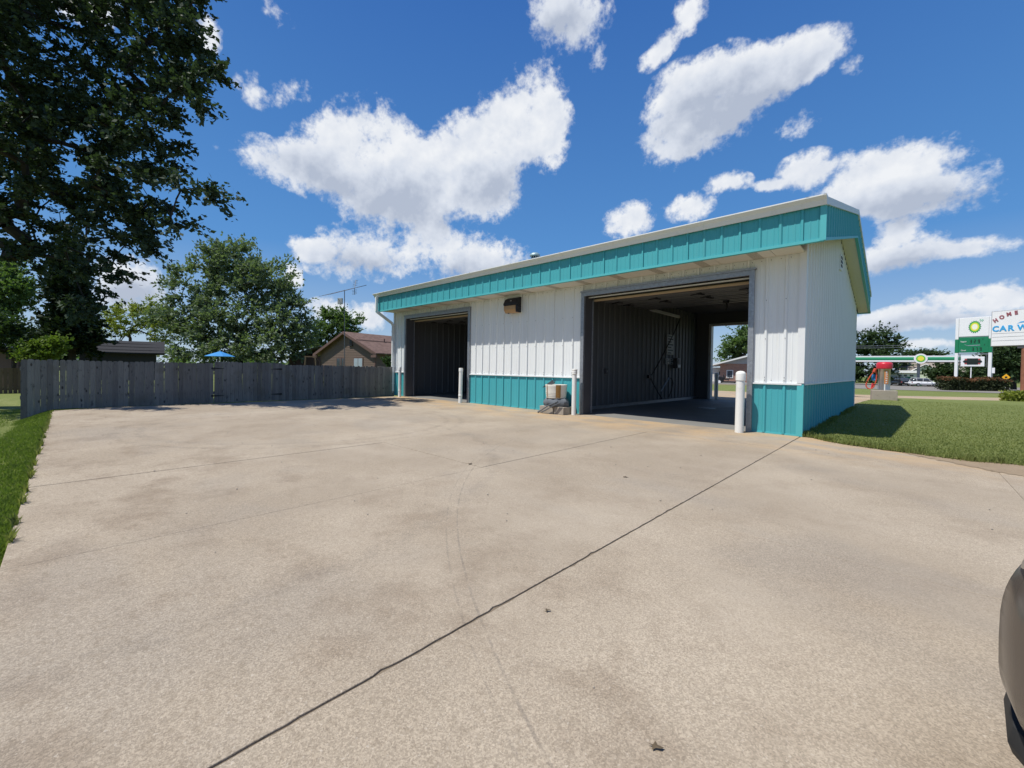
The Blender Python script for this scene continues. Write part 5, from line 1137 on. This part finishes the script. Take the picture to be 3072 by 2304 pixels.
def store():
    dp = 112.; P = at(2776, 1150, dp); k = dp/FPX; hz = 1127.8; Z = lambda py: 1.09+(hz-py)*k+1.
    r = empty('gabled_house', (P[0], P[1], -1.0), facing(P), 'pale green house with brownish roof and gable behind the canopy', 'house')
    x = lambda px: (px-2776)*k
    MB().box(x(2715), x(2850), .8, 9, -.2, Z(1118)).build('wall', M['pale_green'], r)
    MB().add([(x(2703), .2, Z(1114)), (x(2860), .2, Z(1114)), (x(2850), 5.5, Z(1078)), (x(2720), 5.5, Z(1078)), (x(2860), 10, Z(1114)), (x(2703), 10, Z(1114))], [(0, 1, 2, 3), (3, 2, 4, 5), (1, 4, 2), (0, 3, 5), (0, 5, 4, 1)]).build('roof', M['shingle_tan'], r)
    g = MB().prism([(x(2745), 0), (x(2808), 0), (x(2808), Z(1116)), (x(2776), Z(1096)), (x(2745), Z(1116))], 'y', .0, .9).build('gable_wall', M['pale_green'], r)
    MB().prism([(x(2736), Z(1119)), (x(2776), Z(1093)), (x(2815), Z(1119)), (x(2815), Z(1117)), (x(2776), Z(1090.5)), (x(2736), Z(1117))], 'y', -.5, 3.).build('gable_roof', M['white_paint'], r)
    w = MB().box(x(2686), x(2757), -2., .7, -.2, Z(1121)).build('porch_wall', M['white_paint'], r); MB().box(x(2684), x(2760), -2.6, .75, Z(1119.5), Z(1112)).build('porch_roof', M['sign_white'], r)
    for a, b in ((2716, 2725), (2728, 2737), (2741, 2751)): q = MB().box(x(a), x(b), -2.03, -2.005, Z(1130), Z(1124)).build('window', M['white_paint'], r); MB().box(x(a)+.08, x(b)-.08, -2.045, -2.031, Z(1129.5), Z(1124.5)).build('pane', M['glass'], q)
    MB().box(x(2736), x(2738), 1., 1.2, Z(1111), Z(1105)).build('vent_pipe', M['white_paint'], r)
store()
def brick_cottage(px, w, dp, ztop, lab, roof='shingle_tan'):
    P = at(px, 1140, dp); k = dp/FPX; r = empty('brick_cottage', (P[0], P[1], -1.), facing(P), lab, 'house', 'low houses far beyond the fuel sign'); W_ = w*k
    MB().box(-W_/2, W_/2, 0, 6, 0, 2.6).build('wall', M['brick'], r); MB().prism([(-.6, 2.5), (3, ztop), (6.6, 2.5), (6.6, 2.4), (3, ztop-.1), (-.6, 2.4)], 'x', -W_/2-.5, W_/2+.5).build('roof', M[roof], r)
    for x in (-.28, .22): q = MB().box(W_*x, W_*x+1.0, -.05, -.003, .9, 2.1).build('window', M['white_paint'], r); MB().box(W_*x+.08, W_*x+.92, -.06, -.051, .98, 2.02).build('pane', M['glass'], q)
brick_cottage(2908, 34, 150, 3.9, 'low brick cottage behind the reader board'); brick_cottage(2987, 24, 140, 3.8, 'low brick cottage right of the fuel sign', 'shingle_grey')

# ------------------------------------------------------------------ vehicles
def loft(stations, n=20, e=3.2):
    """stations: (x, half width, z bottom, z top); superellipse cross-sections"""
    m = MB(); V = []
    for x, w, zb, zt in stations:
        zc, h = (zb+zt)/2, (zt-zb)/2
        for i in range(n):
            a = 2*math.pi*i/n; c, s = math.cos(a), math.sin(a); V.append((x, w*math.copysign(abs(c)**(2/e), c), zc+h*math.copysign(abs(s)**(2/e), s)))
    F = [(j*n+i, j*n+(i+1) % n, (j+1)*n+(i+1) % n, (j+1)*n+i) for j in range(len(stations)-1) for i in range(n)]
    F += [tuple(range(n))[::-1], tuple(range((len(stations)-1)*n, len(stations)*n))]; return m.add(V, F)
def car(name, loc, rz, paint, label, cat, suv=True, group=None):
    """nose at x = 0, tail at x = 4.6; local y across"""
    r = empty(name, loc, rz, label, cat, group); h = 1.68 if suv else 1.45; sh = .98 if suv else .86
    body = [(0.02, .50, .42, .62), (.03, .62, .34, .69), (.07, .73, .27, .73), (.13, .80, .23, .73), (.25, .87, .21, .755), (.55, .915, .22, .83), (1.1, .925, .24, .93), (1.5, .925, .24, sh), (2.6, .93, .24, sh+.02), (3.8, .92, .25, sh+.03), (4.3, .89, .27, sh), (4.55, .80, .33, sh-.06), (4.62, .60, .42, sh-.2)]
    b = loft(body, 64, 3.4).build('body', M[paint], r, smooth=True)
    gh = [(1.25, .74, sh-.06, sh+.02), (1.75, .74, sh-.05, h-.10), (2.2, .72, sh-.05, h), (3.3, .72, sh-.05, h), (4.0, .70, sh-.05, h-.06), (4.42, .66, sh-.06, sh+.10)]
    c = loft(gh, 24, 5.).build('cabin', M['glass'], r, smooth=True)
    MB().prism([(1.95, h-.03), (2.2, h+.015), (3.3, h+.02), (4.0, h-.04), (4.0, h-.07), (1.95, h-.06)], 'y', -.66, .66).build('roof', M[paint], r, bevel=.02)
    for s in (-1, 1):
        for a, z in (((1.42, sh), (1.98, h-.07)), ((2.75, sh), (2.75, h-.03)), ((3.75, sh), (3.85, h-.07))):
            MB().bar((a[0], s*.742, a[1]), (z[0], s*.728, z[1]), .05, .07, up=(0, 1, 0)).build('pillar', M[paint], r)
        MB().prism([(1.38, sh+.02), (1.60, sh+.02), (1.60, sh+.16), (1.44, sh+.16)], 'y', s*.93 if s > 0 else -1.10, 1.10 if s > 0 else -.93).build('wing_mirror', M[paint], r, bevel=.03)
        lamp = loft([(.045, .03, .60, .68), (.10, .11, .57, .715), (.30, .13, .60, .76), (.52, .05, .70, .80)], 16, 3.).build('headlight', M['headlamp'], r, smooth=True); lamp.location = (.035, s*.655, .0)
        MB().box(4.5, 4.6, s*.62 if s > 0 else -.82, .82 if s > 0 else s*.62, sh-.3, sh-.1).build('tail_light', M['sign_red'], r, bevel=.02)
        for x in (.92, 3.62):
            w = MB().lathe([(.20, -.11), (.32, -.11), (.34, -.08), (.34, .08), (.32, .11), (.20, .11)], 28, (x, s*.83, .34), 'y').build('wheel', M['tyre'], r, smooth=True); MB().lathe([(.215, -.115), (.215, .115)], 20, (x, s*.83, .34), 'y').build('rim', M['rim'], w)
        for x in (2.05, 3.05): MB().box(x, x+.17, s*.925 if s > 0 else -.945, .945 if s > 0 else s*.925, sh-.12, sh-.09).build('door_handle', M['black_metal'], r)
    loft([(.005, .42, .24, .36), (.02, .60, .235, .35), (.09, .73, .22, .33), (.25, .83, .20, .30)], 20, 4.).build('lower_grille', M['black_rubber'], r, smooth=True); MB().box(-.005, .05, -.42, .42, .52, .62).build('grille', M['black_metal'], r, bevel=.02)
    MB().box(4.6, 4.66, -.26, .26, .6, .72).build('number_plate', M['sign_white'], r)
    return r
car('parked_car', (1.838, -6.64, 0), R(-32), 'taupe', 'taupe car whose nose just enters at the lower right', 'car')
P_ = at(2709, 1157, 88); car('parked_suv', (P_[0]-1.5, P_[1]+1.5, -1.), facing(P_)+R(-65), 'dark_paint', 'dark pickup-sized car parked under the green canopy', 'car', group='cars at the fuel station')
P_ = at(2812, 1158, 84); car('parked_wagon', (P_[0], P_[1], -1.), facing(P_)+R(-150), 'white_car', 'white car half hidden by the clipped hedge', 'car', group='cars at the fuel station')

# ------------------------------------------------------------------ seen through the right bay
def bay_view():
    dp = 52.; P = at(2236, 1153, dp); k = dp/FPX; hz = 1118.8; Z = lambda py: 1.09+(hz-py)*k
    r = empty('brick_house', (P[0], P[1], Z(1154)), facing(P), 'red brick house with low gable seen through the right bay', 'house'); zb = Z(1154); x = lambda px: (px-2236)*k
    MB().box(x(2167), x(2420), 0, 8, 0, Z(1091)-zb).build('wall', M['brick'], r)
    MB().prism([(x(2165), Z(1092)-zb), (x(2425), Z(1092)-zb), (x(2300), Z(1054)-zb)], 'y', .02, 7.9).build('gable_panel', M['sign_grey'], r)
    MB().prism([(x(2144), Z(1098)-zb), (x(2300), Z(1053)-zb), (x(2456), Z(1098)-zb), (x(2456), Z(1094)-zb), (x(2300), Z(1048)-zb), (x(2144), Z(1094)-zb)], 'y', -.7, 8.4).build('roof', M['white_paint'], r)
    q = MB().box(x(2185), x(2203), -.06, -.002, .8, 1.8).build('window', M['white_paint'], r); MB().box(x(2187), x(2201), -.07, -.061, .88, 1.72).build('pane', M['glass'], q)
    P2 = at(2140, 1150, 58); k2 = 58/FPX; g = empty('white_garage', (P2[0], P2[1], zb-.1), facing(P2), 'white garage left of the brick house', 'garage'); w = lambda px: (px-2140)*k2
    MB().box(w(2060), w(2166), 0, 6, 0, 2.25).build('wall', M['white_paint'], g); MB().prism([(w(2056), 2.15), (w(2169), 2.55), (w(2169), 2.70), (w(2056), 2.3)], 'y', -.4, 6.4).build('roof', M['roof_metal'], g); q = MB().box(w(2154), w(2161), -.05, -.002, 1.2, 1.75).build('window', M['sign_grey'], g); MB().box(w(2154.6), w(2160.4), -.06, -.051, 1.27, 1.68).build('pane', M['glass'], q)
    P3 = at(2176, 1154, 46); m = empty('ride_on_mower', (P3[0], P3[1], float(gnd(2176, 1154, 0)[2])-.25), facing(P3), 'black ride-on mower standing on the lawn beyond the right bay', 'mower')
    MB().box(-.55, .95, -.5, .5, .28, .42).build('deck', M['black_metal'], m, bevel=.03); MB().prism([(-.75, .4), (-.15, .4), (-.15, .85), (-.65, .95)], 'y', -.35, .35).build('engine_cover', M['black_metal'], m, bevel=.04); MB().prism([(-.15, .55), (.35, .55), (.35, .65), (.02, .70), (-.18, 1.15), (-.26, 1.12)], 'y', -.3, .3).build('seat', M['black_rubber'], m, bevel=.03)
    for x_, rr in ((-.62, .34), (1.05, .2)):
        for s in (-1, 1): wq = MB().lathe([(rr*.5, -.1), (rr, -.09), (rr, .09), (rr*.5, .1)], 18, (x_, s*.52, rr), 'y').build('wheel', M['tyre'], m); MB().lathe([(rr*.5, -.105), (rr*.5, .105)], 14, (x_, s*.52, rr), 'y').build('hub', M['sign_white'], wq)
    for s in (-1, 1): MB().tube([(.25, s*.28, .45), (.45, s*.28, .95), (.30, s*.05, 1.0)], .025, 6).build('control_lever', M['black_metal'], m)
bay_view()
def power_lines():
    a = at(2480, 1037, 96); b = at(2705, 1036, 96)
    for dz, lab in ((0, 'upper overhead wire crossing the dark tree behind the canopy'), (-.45, 'lower overhead wire crossing the dark tree behind the canopy')):
        pts = [Vector(a).lerp(Vector(b), t)+Vector((0, 0, dz-1.2*t*(1-t)*.4)) for t in np.linspace(0, 1, 9)]
        tag(MB().tube(pts, .035, 5).build('overhead_wire', M['galv']), lab, 'wire', 'overhead wires')
power_lines()
